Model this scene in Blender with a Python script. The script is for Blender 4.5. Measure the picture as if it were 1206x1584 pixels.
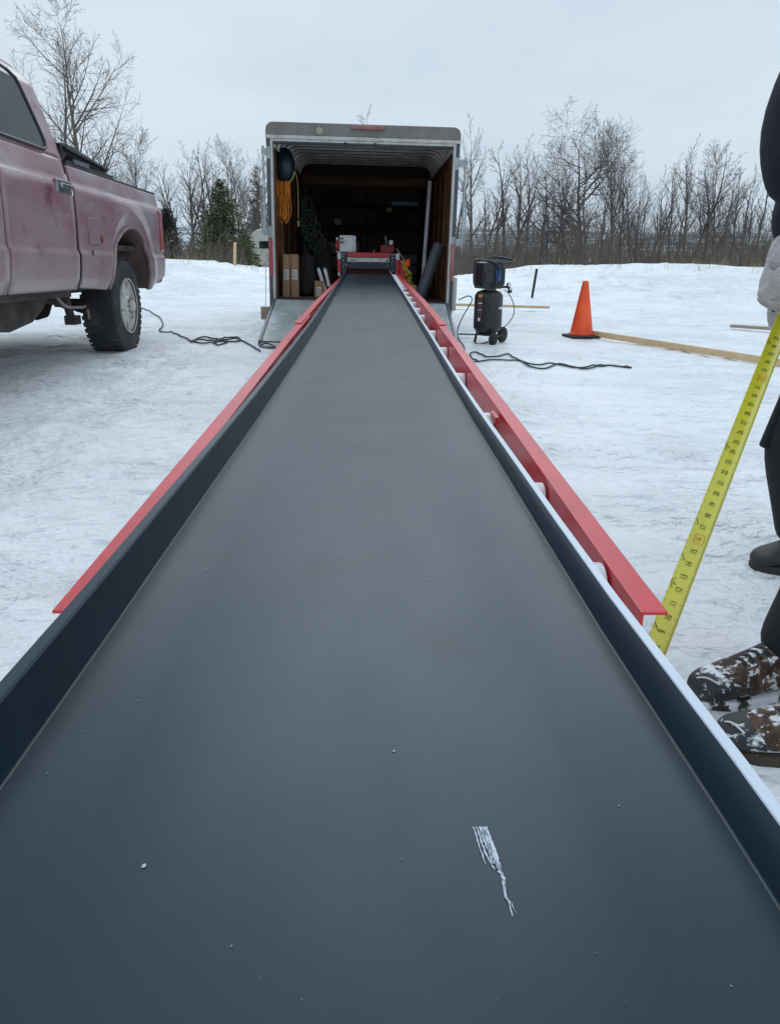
import bpy, math, random
from math import sin, cos, pi, radians, sqrt
from mathutils import Vector, Matrix, noise
random.seed(7)
S = bpy.context.scene
for o in list(bpy.data.objects): bpy.data.objects.remove(o)
COL = S.collection
# ------------------------------------------------------------------ camera
F = 1180.0; TH = math.atan(407 / F); YAW = radians(1.42); ROLL = radians(0.8)
fw = Vector((sin(YAW) * cos(TH), cos(YAW) * cos(TH), -sin(TH)))
r0 = Vector((cos(YAW), -sin(YAW), 0)); u0 = r0.cross(fw)
rr = r0 * cos(ROLL) + u0 * sin(ROLL); uu = u0 * cos(ROLL) - r0 * sin(ROLL)
cd = bpy.data.cameras.new('camera'); cam = bpy.data.objects.new('camera', cd); COL.objects.link(cam)
cam.matrix_world = Matrix(((rr.x, uu.x, -fw.x, 0), (rr.y, uu.y, -fw.y, 0), (rr.z, uu.z, -fw.z, 1.0), (0, 0, 0, 1)))
cd.sensor_fit = 'HORIZONTAL'; cd.sensor_width = 36; cd.lens = 36 * F / 1206; cd.clip_start = 0.02; cd.clip_end = 6000
S.camera = cam
# ------------------------------------------------------------------ world: overcast winter sky over a sky texture
SUN_EL, SUN_ROT = radians(36), radians(2)
W = bpy.data.worlds.new('World'); S.world = W; W.use_nodes = True
nt = W.node_tree; nt.nodes.clear(); N = nt.nodes.new; L = nt.links.new
out = N('ShaderNodeOutputWorld'); bg = N('ShaderNodeBackground'); bg.inputs[1].default_value = 1.0
sky = N('ShaderNodeTexSky'); sky.sky_type = 'NISHITA'; sky.sun_disc = False
sky.sun_elevation = SUN_EL; sky.sun_rotation = SUN_ROT; sky.dust_density = 3
sc = N('ShaderNodeVectorMath'); sc.operation = 'SCALE'; sc.inputs['Scale'].default_value = 0.08
tc = N('ShaderNodeTexCoord'); mp = N('ShaderNodeMapping'); mp.inputs['Scale'].default_value = (1.2, 1.2, 3.2)
nz = N('ShaderNodeTexNoise'); nz.inputs['Scale'].default_value = 1.6; nz.inputs['Detail'].default_value = 5; nz.inputs['Roughness'].default_value = .55
cr = N('ShaderNodeValToRGB'); cr.color_ramp.elements[0].position = .36; cr.color_ramp.elements[1].position = .66
cr.color_ramp.elements[0].color = (.56, .68, .795, 1); cr.color_ramp.elements[1].color = (.68, .79, .885, 1)
mx = N('ShaderNodeMix'); mx.data_type = 'RGBA'; mx.inputs[0].default_value = .985
L(sky.outputs[0], sc.inputs[0]); L(tc.outputs['Generated'], mp.inputs[0]); L(mp.outputs[0], nz.inputs['Vector'])
L(nz.outputs[0], cr.inputs[0]); L(sc.outputs[0], mx.inputs[6]); L(cr.outputs[0], mx.inputs[7]); sx = N('ShaderNodeSeparateXYZ'); el = N('ShaderNodeMapRange'); el.inputs['From Min'].default_value = .35; el.inputs['From Max'].default_value = 1
el.inputs['To Min'].default_value = 1.0; el.inputs['To Max'].default_value = 1.5; L(tc.outputs['Generated'], sx.inputs[0]); L(sx.outputs['Z'], el.inputs['Value']); L(el.outputs[0], bg.inputs[1])
L(mx.outputs[2], bg.inputs[0]); L(bg.outputs[0], out.inputs[0])
# ------------------------------------------------------------------ sun behind cloud
sd = bpy.data.lights.new('sun', 'SUN'); sd.energy = 0.5; sd.angle = radians(30); sd.color = (.88, .95, 1)
so = bpy.data.objects.new('sun', sd); COL.objects.link(so)
dv = Vector((sin(SUN_ROT) * cos(SUN_EL), cos(SUN_ROT) * cos(SUN_EL), sin(SUN_EL)))
so.rotation_euler = dv.to_track_quat('Z', 'Y').to_euler()
S.view_settings.view_transform = 'Standard'; S.view_settings.look = 'None'
S.view_settings.exposure = 0.0; S.view_settings.gamma = 1
S.render.resolution_x = 779; S.render.resolution_y = 1024
S.render.engine = 'CYCLES'

# ------------------------------------------------------------------ materials
def mat(name, col, rough=.6, metal=0., var=None, bump=None, spec=.5, coat=0., patches=None, zmix=None, bump2=None):
    """var=(scale, colour2[, lo, hi]) noise mix; bump=(scale, strength); patches=list of extra (scale, colour, lo, hi)"""
    m = bpy.data.materials.new(name); m.use_nodes = True
    t = m.node_tree; b = t.nodes['Principled BSDF']
    b.inputs['Base Color'].default_value = (*col, 1); b.inputs['Roughness'].default_value = rough
    b.inputs['Metallic'].default_value = metal; b.inputs['Specular IOR Level'].default_value = spec
    b.inputs['Coat Weight'].default_value = coat; b.inputs['Coat Roughness'].default_value = .15
    co = t.nodes.new('ShaderNodeTexCoord')
    last = None
    layers = []
    if var: layers.append((var[0], var[1], var[2] if len(var) > 2 else .35, var[3] if len(var) > 3 else .65))
    layers += (patches or [])
    for (s, c2, lo, hi) in layers:
        n = t.nodes.new('ShaderNodeTexNoise'); n.inputs['Detail'].default_value = 6; n.inputs['Roughness'].default_value = .62
        if isinstance(s, tuple):
            mpn = t.nodes.new('ShaderNodeMapping'); mpn.inputs['Scale'].default_value = s; mpn.inputs['Location'].default_value = (len(name), 3.3, 1.7)
            t.links.new(co.outputs['Object'], mpn.inputs[0]); t.links.new(mpn.outputs[0], n.inputs['Vector']); n.inputs['Scale'].default_value = 1
        else:
            n.inputs['Scale'].default_value = s; t.links.new(co.outputs['Object'], n.inputs['Vector'])
        mr = t.nodes.new('ShaderNodeMapRange'); mr.inputs['From Min'].default_value = lo; mr.inputs['From Max'].default_value = hi
        t.links.new(n.outputs[0], mr.inputs['Value'])
        x = t.nodes.new('ShaderNodeMix'); x.data_type = 'RGBA'
        t.links.new(mr.outputs[0], x.inputs[0])
        if last is None: x.inputs[6].default_value = (*col, 1)
        else: t.links.new(last, x.inputs[6])
        x.inputs[7].default_value = (*c2, 1); last = x.outputs[2]
    if zmix:   # dried mud thrown up from below: densest low on the body, ragged upper limit
        sx = t.nodes.new('ShaderNodeSeparateXYZ'); t.links.new(co.outputs['Object'], sx.inputs[0])
        n = t.nodes.new('ShaderNodeTexNoise'); n.inputs['Scale'].default_value = 2.2; n.inputs['Detail'].default_value = 7; n.inputs['Roughness'].default_value = .65
        t.links.new(co.outputs['Object'], n.inputs['Vector'])
        a = t.nodes.new('ShaderNodeMath'); a.operation = 'MULTIPLY_ADD'; a.inputs[1].default_value = .9; t.links.new(n.outputs[0], a.inputs[0]); t.links.new(sx.outputs['Z'], a.inputs[2])
        mr = t.nodes.new('ShaderNodeMapRange'); mr.inputs['From Min'].default_value = zmix[0]; mr.inputs['From Max'].default_value = zmix[1]
        mr.inputs['To Min'].default_value = zmix[3]; mr.inputs['To Max'].default_value = 0; t.links.new(a.outputs[0], mr.inputs['Value'])
        x = t.nodes.new('ShaderNodeMix'); x.data_type = 'RGBA'; t.links.new(mr.outputs[0], x.inputs[0]); t.links.new(last, x.inputs[6]); x.inputs[7].default_value = (*zmix[2], 1); last = x.outputs[2]
    if last is not None: t.links.new(last, b.inputs['Base Color'])
    if bump:
        n = t.nodes.new('ShaderNodeTexNoise'); n.inputs['Scale'].default_value = bump[0]; n.inputs['Detail'].default_value = 5
        t.links.new(co.outputs['Object'], n.inputs['Vector'])
        bp = t.nodes.new('ShaderNodeBump'); bp.inputs['Strength'].default_value = bump[1]; bp.inputs['Distance'].default_value = bump[2] if len(bump) > 2 else .02
        t.links.new(n.outputs[0], bp.inputs['Height']); t.links.new(bp.outputs[0], b.inputs['Normal'])
        if bump2:
            n = t.nodes.new('ShaderNodeTexNoise'); n.inputs['Scale'].default_value = 1; n.inputs['Detail'].default_value = 6; n.inputs['Roughness'].default_value = .6
            mpn = t.nodes.new('ShaderNodeMapping'); mpn.inputs['Scale'].default_value = bump2[0]; t.links.new(co.outputs['Object'], mpn.inputs[0]); t.links.new(mpn.outputs[0], n.inputs['Vector'])
            b2 = t.nodes.new('ShaderNodeBump'); b2.inputs['Strength'].default_value = bump2[1]; b2.inputs['Distance'].default_value = bump2[2]
            t.links.new(n.outputs[0], b2.inputs['Height']); t.links.new(bp.outputs[0], b2.inputs['Normal']); t.links.new(b2.outputs[0], b.inputs['Normal'])
    return m

M = {}
M['snow'] = mat('snow', (.86, .87, .88), .5, var=(.55, (.75, .77, .79), .42, .66),
                patches=[((1.2, 3.5, 1), (.88, .89, .90), .50, .62), (1.7, (.74, .68, .69), .56, .78), ((4, 9, 3), (.64, .67, .70), .57, .68), (17, (.60, .61, .63), .62, .72), (.8, (.66, .66, .67), .58, .72), (38, (.45, .44, .43), .74, .78)], spec=.4)
def snow_bump():
    t = M['snow'].node_tree; co = t.nodes.new('ShaderNodeTexCoord'); prev = None
    def nz_(sc_, det, ro):
        n = t.nodes.new('ShaderNodeTexNoise'); n.inputs['Scale'].default_value = 1; n.inputs['Detail'].default_value = det; n.inputs['Roughness'].default_value = ro
        mpn = t.nodes.new('ShaderNodeMapping'); mpn.inputs['Scale'].default_value = sc_; t.links.new(co.outputs['Object'], mpn.inputs[0]); t.links.new(mpn.outputs[0], n.inputs['Vector']); return n
    mk = nz_((.9, 1.1, 1), 4, .6); mr = t.nodes.new('ShaderNodeMapRange'); mr.inputs['From Min'].default_value = .40; mr.inputs['From Max'].default_value = .60; mr.inputs['To Min'].default_value = .12
    t.links.new(mk.outputs[0], mr.inputs['Value'])
    for (sc_, st, di, masked) in (((5, 6, 5), .8, .08, True), ((20, 24, 20), .65, .026, True), ((2.2, 2.8, 2), .7, .14, False), ((60, 70, 60), .4, .008, False)):
        n = nz_(sc_, 4.2, .58); h = n.outputs[0]
        if masked:
            mu = t.nodes.new('ShaderNodeMath'); mu.operation = 'MULTIPLY'; t.links.new(h, mu.inputs[0]); t.links.new(mr.outputs[0], mu.inputs[1]); h = mu.outputs[0]
        b = t.nodes.new('ShaderNodeBump'); b.inputs['Strength'].default_value = st; b.inputs['Distance'].default_value = di
        t.links.new(h, b.inputs['Height'])
        if prev is not None: t.links.new(prev, b.inputs['Normal'])
        prev = b.outputs[0]
    t.links.new(prev, t.nodes['Principled BSDF'].inputs['Normal'])
snow_bump()
M['red'] = mat('red paint', (.68, .03, .042), .38, var=(5, (.55, .025, .032)), coat=.15, patches=[(28, (.70, .22, .22), .66, .74), ((60, 6, 60), (.50, .04, .05), .62, .68), (45, (.20, .08, .07), .72, .75)], bump=(30, .15, .003))
M['redd'] = mat('dark red paint', (.33, .012, .015), .45, var=(6, (.22, .01, .012)))
M['panel'] = mat('dark sheet metal', (.0140, .0265, .0395), .37, 0, spec=.32, var=((2.2, .7, 1), (.0175, .0315, .046), .38, .66),
                 patches=[(4, (.0105, .021, .031), .54, .70), ((1.5, 14, 1), (.018, .031, .042), .60, .72), (9, (.026, .038, .047), .66, .78)], bump=(2.6, .10, .03), bump2=((22, 3, 1), .05, .004))
M['panel'].node_tree.nodes['Principled BSDF'].inputs['Specular Tint'].default_value = (.80, .93, 1, 1)
def rough_noise(m, s_, lo, hi):
    t = M[m].node_tree; n = t.nodes.new('ShaderNodeTexNoise'); n.inputs['Scale'].default_value = 1; n.inputs['Detail'].default_value = 6
    mpn = t.nodes.new('ShaderNodeMapping'); mpn.inputs['Scale'].default_value = s_; co = t.nodes.new('ShaderNodeTexCoord')
    mr = t.nodes.new('ShaderNodeMapRange'); mr.inputs['From Min'].default_value = .3; mr.inputs['From Max'].default_value = .7; mr.inputs['To Min'].default_value = lo; mr.inputs['To Max'].default_value = hi
    t.links.new(co.outputs['Object'], mpn.inputs[0]); t.links.new(mpn.outputs[0], n.inputs['Vector']); t.links.new(n.outputs[0], mr.inputs['Value']); t.links.new(mr.outputs[0], t.nodes['Principled BSDF'].inputs['Roughness'])
rough_noise('panel', (9, 3, 1), .335, .39)
M['plate'] = mat('dark painted plate', (.035, .045, .06), .45, var=(5, (.05, .06, .075)))
M['pink'] = mat('panel rib', (.022, .028, .036), .38, spec=.5)
M['hem'] = mat('pale hem', (.66, .72, .80), .35, spec=.5)
M['roller'] = mat('white roller', (.86, .87, .88), .45, var=(9, (.5, .52, .54), .5, .75))
M['black'] = mat('black plastic', (.012, .013, .015), .42, var=(8, (.03, .03, .032)))
M['blackm'] = mat('black enamel', (.011, .012, .014), .33, var=(10, (.025, .026, .028)))
M['rubber'] = mat('rubber', (.02, .02, .021), .8, var=(6, (.055, .048, .042), .4, .75), bump=(60, .3, .01))
M['tyre'] = mat('tyre rubber', (.032, .032, .033), .85, var=(5, (.085, .078, .070), .46, .7), bump=(45, .4, .01))
M['steel'] = mat('steel', (.45, .46, .47), .35, .9, var=(12, (.30, .31, .32)))
M['galv'] = mat('galvanised sheet', (.47, .50, .50), .45, .15, var=(3.5, (.30, .33, .33), .38, .62), patches=[(11, (.55, .62, .67), .57, .66), (1.6, (.62, .68, .72), .60, .72)])
M['alu'] = mat('aluminium', (.60, .62, .63), .35, .75, var=(8, (.42, .43, .44)))
M['white'] = mat('white plate', (.78, .79, .80), .5, var=(9, (.5, .52, .54), .45, .75))
M['offwhite'] = mat('off white', (.62, .60, .54), .5, var=(4, (.48, .46, .41)))
M['paint'] = mat('muddy maroon paint', (.24, .075, .098), .34, coat=.35, zmix=(.95, 1.75, (.37, .305, .295), .85), var=((1.3, 1.1, 1.6), (.31, .20, .215), .36, .62),
                 patches=[((2.5, 1.2, 3.5), (.34, .275, .27), .50, .68), (3.5, (.15, .035, .055), .60, .68), ((26, 26, 14), (.37, .31, .30), .64, .76), ((.9, .9, 9), (.30, .22, .235), .60, .68)])
M['mud'] = mat('dried mud paint', (.36, .285, .275), .7, var=(3, (.22, .13, .13)), patches=[(14, (.38, .33, .31), .55, .75)])
M['arch'] = mat('wheel well liner', (.07, .05, .042), .9, var=(3, (.15, .10, .085)))
M['under'] = mat('under body', (.035, .03, .027), .85, var=(5, (.10, .08, .068), .4, .7), bump=(20, .4, .02))
M['glass'] = mat('dark window glass', (.010, .016, .022), .16, spec=.22, var=(1.5, (.035, .042, .05), .45, .8))
M['lens'] = mat('red lens', (.42, .03, .035), .25, coat=.5, var=(6, (.34, .06, .06)))
M['lensd'] = mat('dull red lens', (.30, .10, .095), .45, var=(6, (.38, .19, .18)))
M['chrome'] = mat('dull chrome', (.42, .44, .47), .28, .9, var=(10, (.25, .25, .26)))
M['rim'] = mat('dirty alloy', (.66, .65, .62), .45, .25, var=(9, (.42, .39, .35), .45, .7))
M['tskin'] = mat('trailer side skin', (.10, .115, .14), .4, .2, var=(3, (.07, .08, .10)))
M['tcap'] = mat('trailer roof cap', (.17, .155, .135), .5, var=(4, (.22, .205, .185)), patches=[(12, (.28, .27, .25), .6, .75)])
M['tdome'] = mat('aged lamp cover', (.36, .33, .27), .5)
M['ttrim'] = mat('trailer trim', (.55, .54, .51), .42, .3, var=(9, (.40, .38, .35), .45, .7))
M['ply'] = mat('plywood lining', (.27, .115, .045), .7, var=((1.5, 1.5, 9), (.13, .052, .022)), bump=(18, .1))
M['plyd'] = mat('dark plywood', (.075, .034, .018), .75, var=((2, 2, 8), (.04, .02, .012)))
M['ceil'] = mat('roof bows', (.74, .72, .67), .45, .3, var=(5, (.42, .40, .36)))
M['ceild'] = mat('roof skin', (.13, .12, .11), .7, 0, var=(4, (.08, .075, .07)))
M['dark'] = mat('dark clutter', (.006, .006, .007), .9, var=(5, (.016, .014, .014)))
M['card'] = mat('cardboard', (.36, .22, .125), .8, var=(6, (.30, .18, .10)))
M['label'] = mat('paper label', (.70, .71, .72), .6)
M['orange'] = mat('orange cord', (.80, .26, .015), .5)
M['cone'] = mat('orange cone', (.95, .11, .018), .42, var=(4, (.74, .06, .012)), patches=[(22, (.55, .12, .06), .64, .72)])
M['yellow'] = mat('yellow', (.55, .42, .03), .5)
M['lime'] = mat('lime rim', (.38, .45, .06), .5)
M['navy'] = mat('dark blue shell', (.006, .014, .028), .4, var=(3, (.010, .03, .045)))
M['wood'] = mat('lumber', (.72, .53, .31), .65, var=((2, 14, 14), (.62, .43, .24)), patches=[(3, (.68, .54, .38), .55, .75)])
M['woodd'] = mat('weathered lumber', (.42, .32, .23), .7, var=((14, 2, 14), (.33, .25, .18)))
M['cable'] = mat('cable', (.022, .03, .036), .6)
M['hose'] = mat('grey hose', (.12, .13, .15), .5)
M['pipe'] = mat('grey pipe', (.085, .098, .125), .5, var=(3, (.06, .068, .085)))
M['blue'] = mat('blue sticker', (.015, .14, .52), .4)
M['tape'] = mat('yellow tape blade', (.60, .55, .03), .30, var=(12, (.54, .49, .025)), spec=.5, coat=.5)
M['ink'] = mat('black ink', (.03, .03, .012), .6)
M['redink'] = mat('red ink', (.62, .09, .03), .6)
M['jacket'] = mat('navy fleece', (.010, .013, .022), .95, bump=(160, .3, .004), var=(30, (.016, .02, .032)))
M['pants'] = mat('black work pants', (.009, .010, .014), .9, bump=(90, .25, .004), var=(14, (.015, .016, .021)))
M['glove'] = mat('grey fleece glove', (.60, .575, .56), .95, bump=(140, .9, .006), var=(22, (.46, .44, .43), .4, .6))
M['boot'] = mat('brown camouflage boot', (.13, .068, .036), .75, bump=(60, .6, .01), var=(28, (.045, .026, .016), .42, .56),
                patches=[(42, (.19, .13, .065), .60, .66), ((40, 50, 40), (.78, .82, .86), .56, .62), ((12, 15, 14), (.80, .83, .87), .56, .60)])
M['bootk'] = mat('black rubber toe', (.016, .018, .022), .6, bump=(70, .3, .005), patches=[((10, 10, 16), (.82, .85, .89), .53, .58), (50, (.7, .73, .77), .60, .66)], var=(6, (.03, .032, .036)))
M['bootd'] = mat('plain dark boot', (.018, .018, .020), .6, var=(8, (.035, .033, .032)), bump=(70, .3, .005), patches=[(30, (.6, .62, .65), .70, .74)])
M['sole'] = mat('boot sole', (.065, .052, .03), .85, var=(14, (.03, .026, .02)), patches=[(16, (.80, .83, .86), .50, .56)])
M['skin'] = mat('skin', (.52, .30, .22), .55)
M['hair'] = mat('brown hair', (.06, .035, .02), .8)
M['eye'] = mat('eye', (.7, .7, .7), .3)
M['bark'] = mat('grey bark', (.16, .14, .13), .9, var=(3, (.075, .062, .058)))
M['barkg'] = mat('mossy bark', (.15, .14, .10), .9, var=(3, (.10, .085, .06)))
M['twig'] = mat('bare twigs', (.155, .13, .125), .9, var=(1, (.11, .092, .088)))
M['twigr'] = mat('reddish twigs', (.16, .12, .112), .9, var=(1, (.11, .085, .08)))
M['brush'] = mat('brush', (.19, .155, .12), .95, var=(.7, (.10, .082, .068), .35, .6), patches=[(.35, (.17, .14, .09), .6, .75)])
M['needle'] = mat('spruce needles', (.085, .095, .032), .85, var=(1.4, (.045, .058, .020), .4, .6), patches=[(2.6, (.14, .135, .045), .56, .7)])
M['needled'] = mat('dark cedar needles', (.030, .036, .024), .9, var=(1.4, (.018, .022, .016)))
M['straw'] = mat('dry grass', (.34, .27, .15), .9)
M['hill'] = mat('far snowfields and woods', (.62, .66, .71), .8, var=((.010, .022, .05), (.14, .15, .17), .46, .49), patches=[((.05, .06, .1), (.20, .205, .22), .52, .60)])
M['rv'] = mat('cream camper wall', (.62, .60, .52), .45, var=(.8, (.55, .53, .46)))

# ------------------------------------------------------------------ mesh builder
def smooth(o, flag=True):
    if flag:
        for p in o.data.polygons: p.use_smooth = True
class MB:
    def __init__(s): s.v = []; s.f = []
    def add(s, vs, fs):
        n = len(s.v); s.v += [tuple(p) for p in vs]; s.f += [tuple(i + n for i in f) for f in fs]; return s
    def box(s, a, b, m=None):
        x0, y0, z0 = a; x1, y1, z1 = b
        vs = [Vector(p) for p in ((x0, y0, z0), (x1, y0, z0), (x1, y1, z0), (x0, y1, z0), (x0, y0, z1), (x1, y0, z1), (x1, y1, z1), (x0, y1, z1))]
        if m is not None: vs = [m @ p for p in vs]
        return s.add(vs, [(0, 3, 2, 1), (4, 5, 6, 7), (0, 1, 5, 4), (1, 2, 6, 5), (2, 3, 7, 6), (3, 0, 4, 7)])
    def beam(s, a, b, w, h, up=(0, 0, 1)):
        a = Vector(a); b = Vector(b); d = (b - a).normalized(); x = d.cross(Vector(up)).normalized(); z = x.cross(d)
        vs = []
        for p in (a, b):
            for (i, j) in ((-1, -1), (1, -1), (1, 1), (-1, 1)): vs.append(p + x * w / 2 * i + z * h / 2 * j)
        return s.add(vs, [(0, 1, 2, 3), (7, 6, 5, 4), (0, 4, 5, 1), (1, 5, 6, 2), (2, 6, 7, 3), (3, 7, 4, 0)])
    def tube(s, pts, r, n=8, cap=True):
        pts = [Vector(p) for p in pts]; k = len(pts); rs = r if isinstance(r, (list, tuple)) else [r] * k
        vs = []; fs = []; prev = None
        for i, p in enumerate(pts):
            t = (pts[min(i + 1, k - 1)] - pts[max(i - 1, 0)]); t = t.normalized() if t.length > 1e-9 else Vector((0, 0, 1))
            if prev is None:
                a = Vector((0, 0, 1)) if abs(t.z) < .9 else Vector((1, 0, 0)); x = t.cross(a).normalized()
            else:
                x = (prev - t * prev.dot(t)); x = x.normalized() if x.length > 1e-6 else t.orthogonal().normalized()
            prev = x; y = t.cross(x)
            for j in range(n):
                a = 2 * pi * j / n; vs.append(p + (x * cos(a) + y * sin(a)) * rs[i])
        for i in range(k - 1):
            for j in range(n):
                fs.append((i * n + j, i * n + (j + 1) % n, (i + 1) * n + (j + 1) % n, (i + 1) * n + j))
        if cap: fs.append(tuple(range(n - 1, -1, -1))); fs.append(tuple((k - 1) * n + j for j in range(n)))
        return s.add(vs, fs)
    def lathe(s, prof, c=(0, 0, 0), ax='Z', n=32, m=None, cap=True):
        vs = []; fs = []; c = Vector(c)
        for (r, h) in prof:
            for j in range(n):
                a = 2 * pi * j / n; x, y = r * cos(a), r * sin(a)
                p = Vector((x, y, h)) if ax == 'Z' else (Vector((h, x, y)) if ax == 'X' else Vector((y, h, x)))
                if m is not None: p = m @ p
                vs.append(c + p)
        k = len(prof)
        for i in range(k - 1):
            for j in range(n): fs.append((i * n + j, i * n + (j + 1) % n, (i + 1) * n + (j + 1) % n, (i + 1) * n + j))
        if cap and prof[0][0] > 1e-6: fs.append(tuple(range(n - 1, -1, -1)))
        if cap and prof[-1][0] > 1e-6: fs.append(tuple((k - 1) * n + j for j in range(n)))
        return s.add(vs, fs)
    def rings(s, R, close=True, cap=True):
        n = len(R[0]); vs = [p for r in R for p in r]; fs = []
        for i in range(len(R) - 1):
            for j in range(n if close else n - 1):
                fs.append((i * n + j, i * n + (j + 1) % n, (i + 1) * n + (j + 1) % n, (i + 1) * n + j))
        if cap and close: fs.append(tuple(range(n - 1, -1, -1))); fs.append(tuple((len(R) - 1) * n + j for j in range(n)))
        return s.add(vs, fs)
    def prism(s, poly, f0, f1):
        """poly = list of 2D pts, f0/f1 map a 2D point to 3D"""
        n = len(poly); vs = [f0(p) for p in poly] + [f1(p) for p in poly]
        fs = [tuple(range(n)), tuple(range(2 * n - 1, n - 1, -1))] + [(i, i + n, (i + 1) % n + n, (i + 1) % n) for i in range(n)]
        return s.add(vs, fs)
    def build(s, name, m, parent=None, sm=False, bevel=0, solid=0, sub=0, auto=None):
        me = bpy.data.meshes.new(name); me.from_pydata(s.v, [], s.f); me.validate(); me.update()
        me.materials.append(M[m] if isinstance(m, str) else m)
        o = bpy.data.objects.new(name, me); COL.objects.link(o)
        if parent is not None: o.parent = parent
        if sm:
            for p in me.polygons: p.use_smooth = True
            if sm != 'all': me.set_sharp_from_angle(angle=radians(38))
        if solid: d = o.modifiers.new('solid', 'SOLIDIFY'); d.thickness = solid; d.offset = -1
        if bevel:
            d = o.modifiers.new('bevel', 'BEVEL'); d.width = bevel; d.segments = 2; d.limit_method = 'ANGLE'; d.angle_limit = radians(40)
        if sub: d = o.modifiers.new('sub', 'SUBSURF'); d.levels = sub; d.render_levels = sub
        return o
def fixnormals(o):
    import bmesh
    b = bmesh.new(); b.from_mesh(o.data); bmesh.ops.recalc_face_normals(b, faces=b.faces); b.to_mesh(o.data); b.free(); return o
def tag(o, label=None, cat=None, group=None, kind=None):
    if label: o['label'] = label
    if cat: o['category'] = cat
    if group: o['group'] = group
    if kind: o['kind'] = kind
    return o
def empty(name, loc=(0, 0, 0), rot=(0, 0, 0)):
    o = bpy.data.objects.new(name, None); COL.objects.link(o); o.location = loc; o.rotation_euler = rot; o.empty_display_size = .1; return o
def lerp(tab, x):
    if x <= tab[0][0]: return tab[0][1]
    for (a, b), (c, d) in zip(tab, tab[1:]):
        if x <= c: return b + (d - b) * (x - a) / (c - a)
    return tab[-1][1]
def sst(a, b, x):
    t = min(1, max(0, (x - a) / (b - a))); return t * t * (3 - 2 * t)
def spline(P, per=6):
    P = [Vector(p) for p in P]; out = []
    for i in range(len(P) - 1):
        a = P[max(i - 1, 0)]; b = P[i]; c = P[i + 1]; d = P[min(i + 2, len(P) - 1)]
        for k in range(per):
            t = k / per; out.append(.5 * ((2 * b) + (c - a) * t + (2 * a - 5 * b + 4 * c - d) * t * t + (3 * b - a - 3 * c + d) * t ** 3))
    out.append(P[-1]); return out
def text_mesh(s, size, ext=0.0):
    c = bpy.data.curves.new('t', 'FONT'); c.body = s; c.size = size; c.align_x = 'CENTER'; c.align_y = 'CENTER'; c.extrude = ext
    o = bpy.data.objects.new('t', c); me = bpy.data.meshes.new_from_object(o)
    vs = [v.co.copy() for v in me.vertices]; fs = [tuple(p.vertices) for p in me.polygons]
    bpy.data.objects.remove(o); bpy.data.meshes.remove(me); return vs, fs

# ------------------------------------------------------------------ ground
CREST = [(-40, .75), (-12, .70), (-5.7, .64), (-4.9, .60), (-3.1, .45), (0, .3), (2.28, .2), (3.1, .36), (4, .49), (5.2, .63), (8, .67), (11.3, .65), (40, .6)]
_fr = random.Random(77); PRINTS = {}
def _walk(x, y, a, n, st=.62):
    for k in range(n):
        a += _fr.uniform(-.16, .16); x += st * cos(a); y += st * sin(a); sd_ = .10 * (1 if k % 2 else -1)
        px_, py_ = x - sin(a) * sd_, y + cos(a) * sd_; PRINTS.setdefault((int(px_ // 1), int(py_ // 1)), []).append((px_, py_, cos(a), sin(a), _fr.uniform(.6, 1.2)))
for w_ in range(34): _walk(_fr.uniform(-4, 6), _fr.uniform(1.2, 15), _fr.uniform(0, 6.28), 12)
for w_ in range(8): _walk(_fr.uniform(.6, 2.2), _fr.uniform(1.2, 5), _fr.uniform(0, 6.28), 8, .4)
def prints(x, y):
    d = 0; gx, gy = int(x // 1), int(y // 1)
    for i in (-1, 0, 1):
        for j in (-1, 0, 1):
            for (a, b, c, s_, q) in PRINTS.get((gx + i, gy + j), ()):
                u = ((x - a) * c + (y - b) * s_) / .16; v = (-(x - a) * s_ + (y - b) * c) / .065; r2 = u * u + v * v
                if r2 < 4: d += q * (-.016 * math.exp(-r2 * r2) + .005 * math.exp(-(r2 - 1.7) ** 2 * 2))
    return d
def rut(x, y):
    d = 0
    for (x0, k) in ((-1.75, .020), (-3.45, .020), (2.9, -.05), (4.6, -.05)):
        xc = x0 + k * (y - 8) ** 2 * .12 + .05 * sin(y * .7); u = abs(x - xc) / .15
        if u < 2: d += -.014 * math.exp(-u ** 4) * (.6 + .4 * noise.noise(Vector((x * 2, y * 2, 8)))) + .006 * math.exp(-(u - 1.35) ** 2 * 14) + (.004 * sin(y * 55) if u < .9 else 0)
    return d
def gz(x, y):
    hb = lerp(CREST, x)
    z = 0
    y0 = 15.5 if x < 1 else 17.6
    z += hb * sst(y0, 22, y)
    z -= (hb + .35) * sst(23, 34, y)
    if y > 60: z -= 9 * sst(60, 200, y)
    a = sst(12, 19, y)
    z += noise.noise(Vector((x * .45, y * .45, 0))) * (.012 + .09 * a * (1 - sst(40, 80, y)))
    if -10 < x < 14 and y < 30:
        z += noise.noise(Vector((x * 1.3, y * 1.3, 5))) * (.008 + .035 * a)
        mk = sst(-.15, .25, noise.noise(Vector((x * .8, y * .9, 31))))
        z += (noise.noise(Vector((x * 5, y * 6, 9))) * .010 * (.3 + mk) + abs(noise.noise(Vector((x * 3.1 + 7, y * 5, 2)))) * .010 * mk + noise.noise(Vector((x * 11, y * 12, 4))) * .004 * mk) * (1 + 1.6 * a)
        if y < 17: z += prints(x, y) + rut(x, y)
        # shovelled ledge along the bank foot on the right
        if x > 1.5: z += .10 * sst(17.5, 18.1, y + .5 * noise.noise(Vector((x * .6, 0, 3)))) * (1 - sst(20, 22, y)) * (1 - a * .2)
    return z
def axis(knots):
    out = []
    for (a, b, st) in knots:
        n = max(1, int(round((b - a) / st))); out += [a + (b - a) * i / n for i in range(n)]
    out.append(knots[-1][1]); return out
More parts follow.
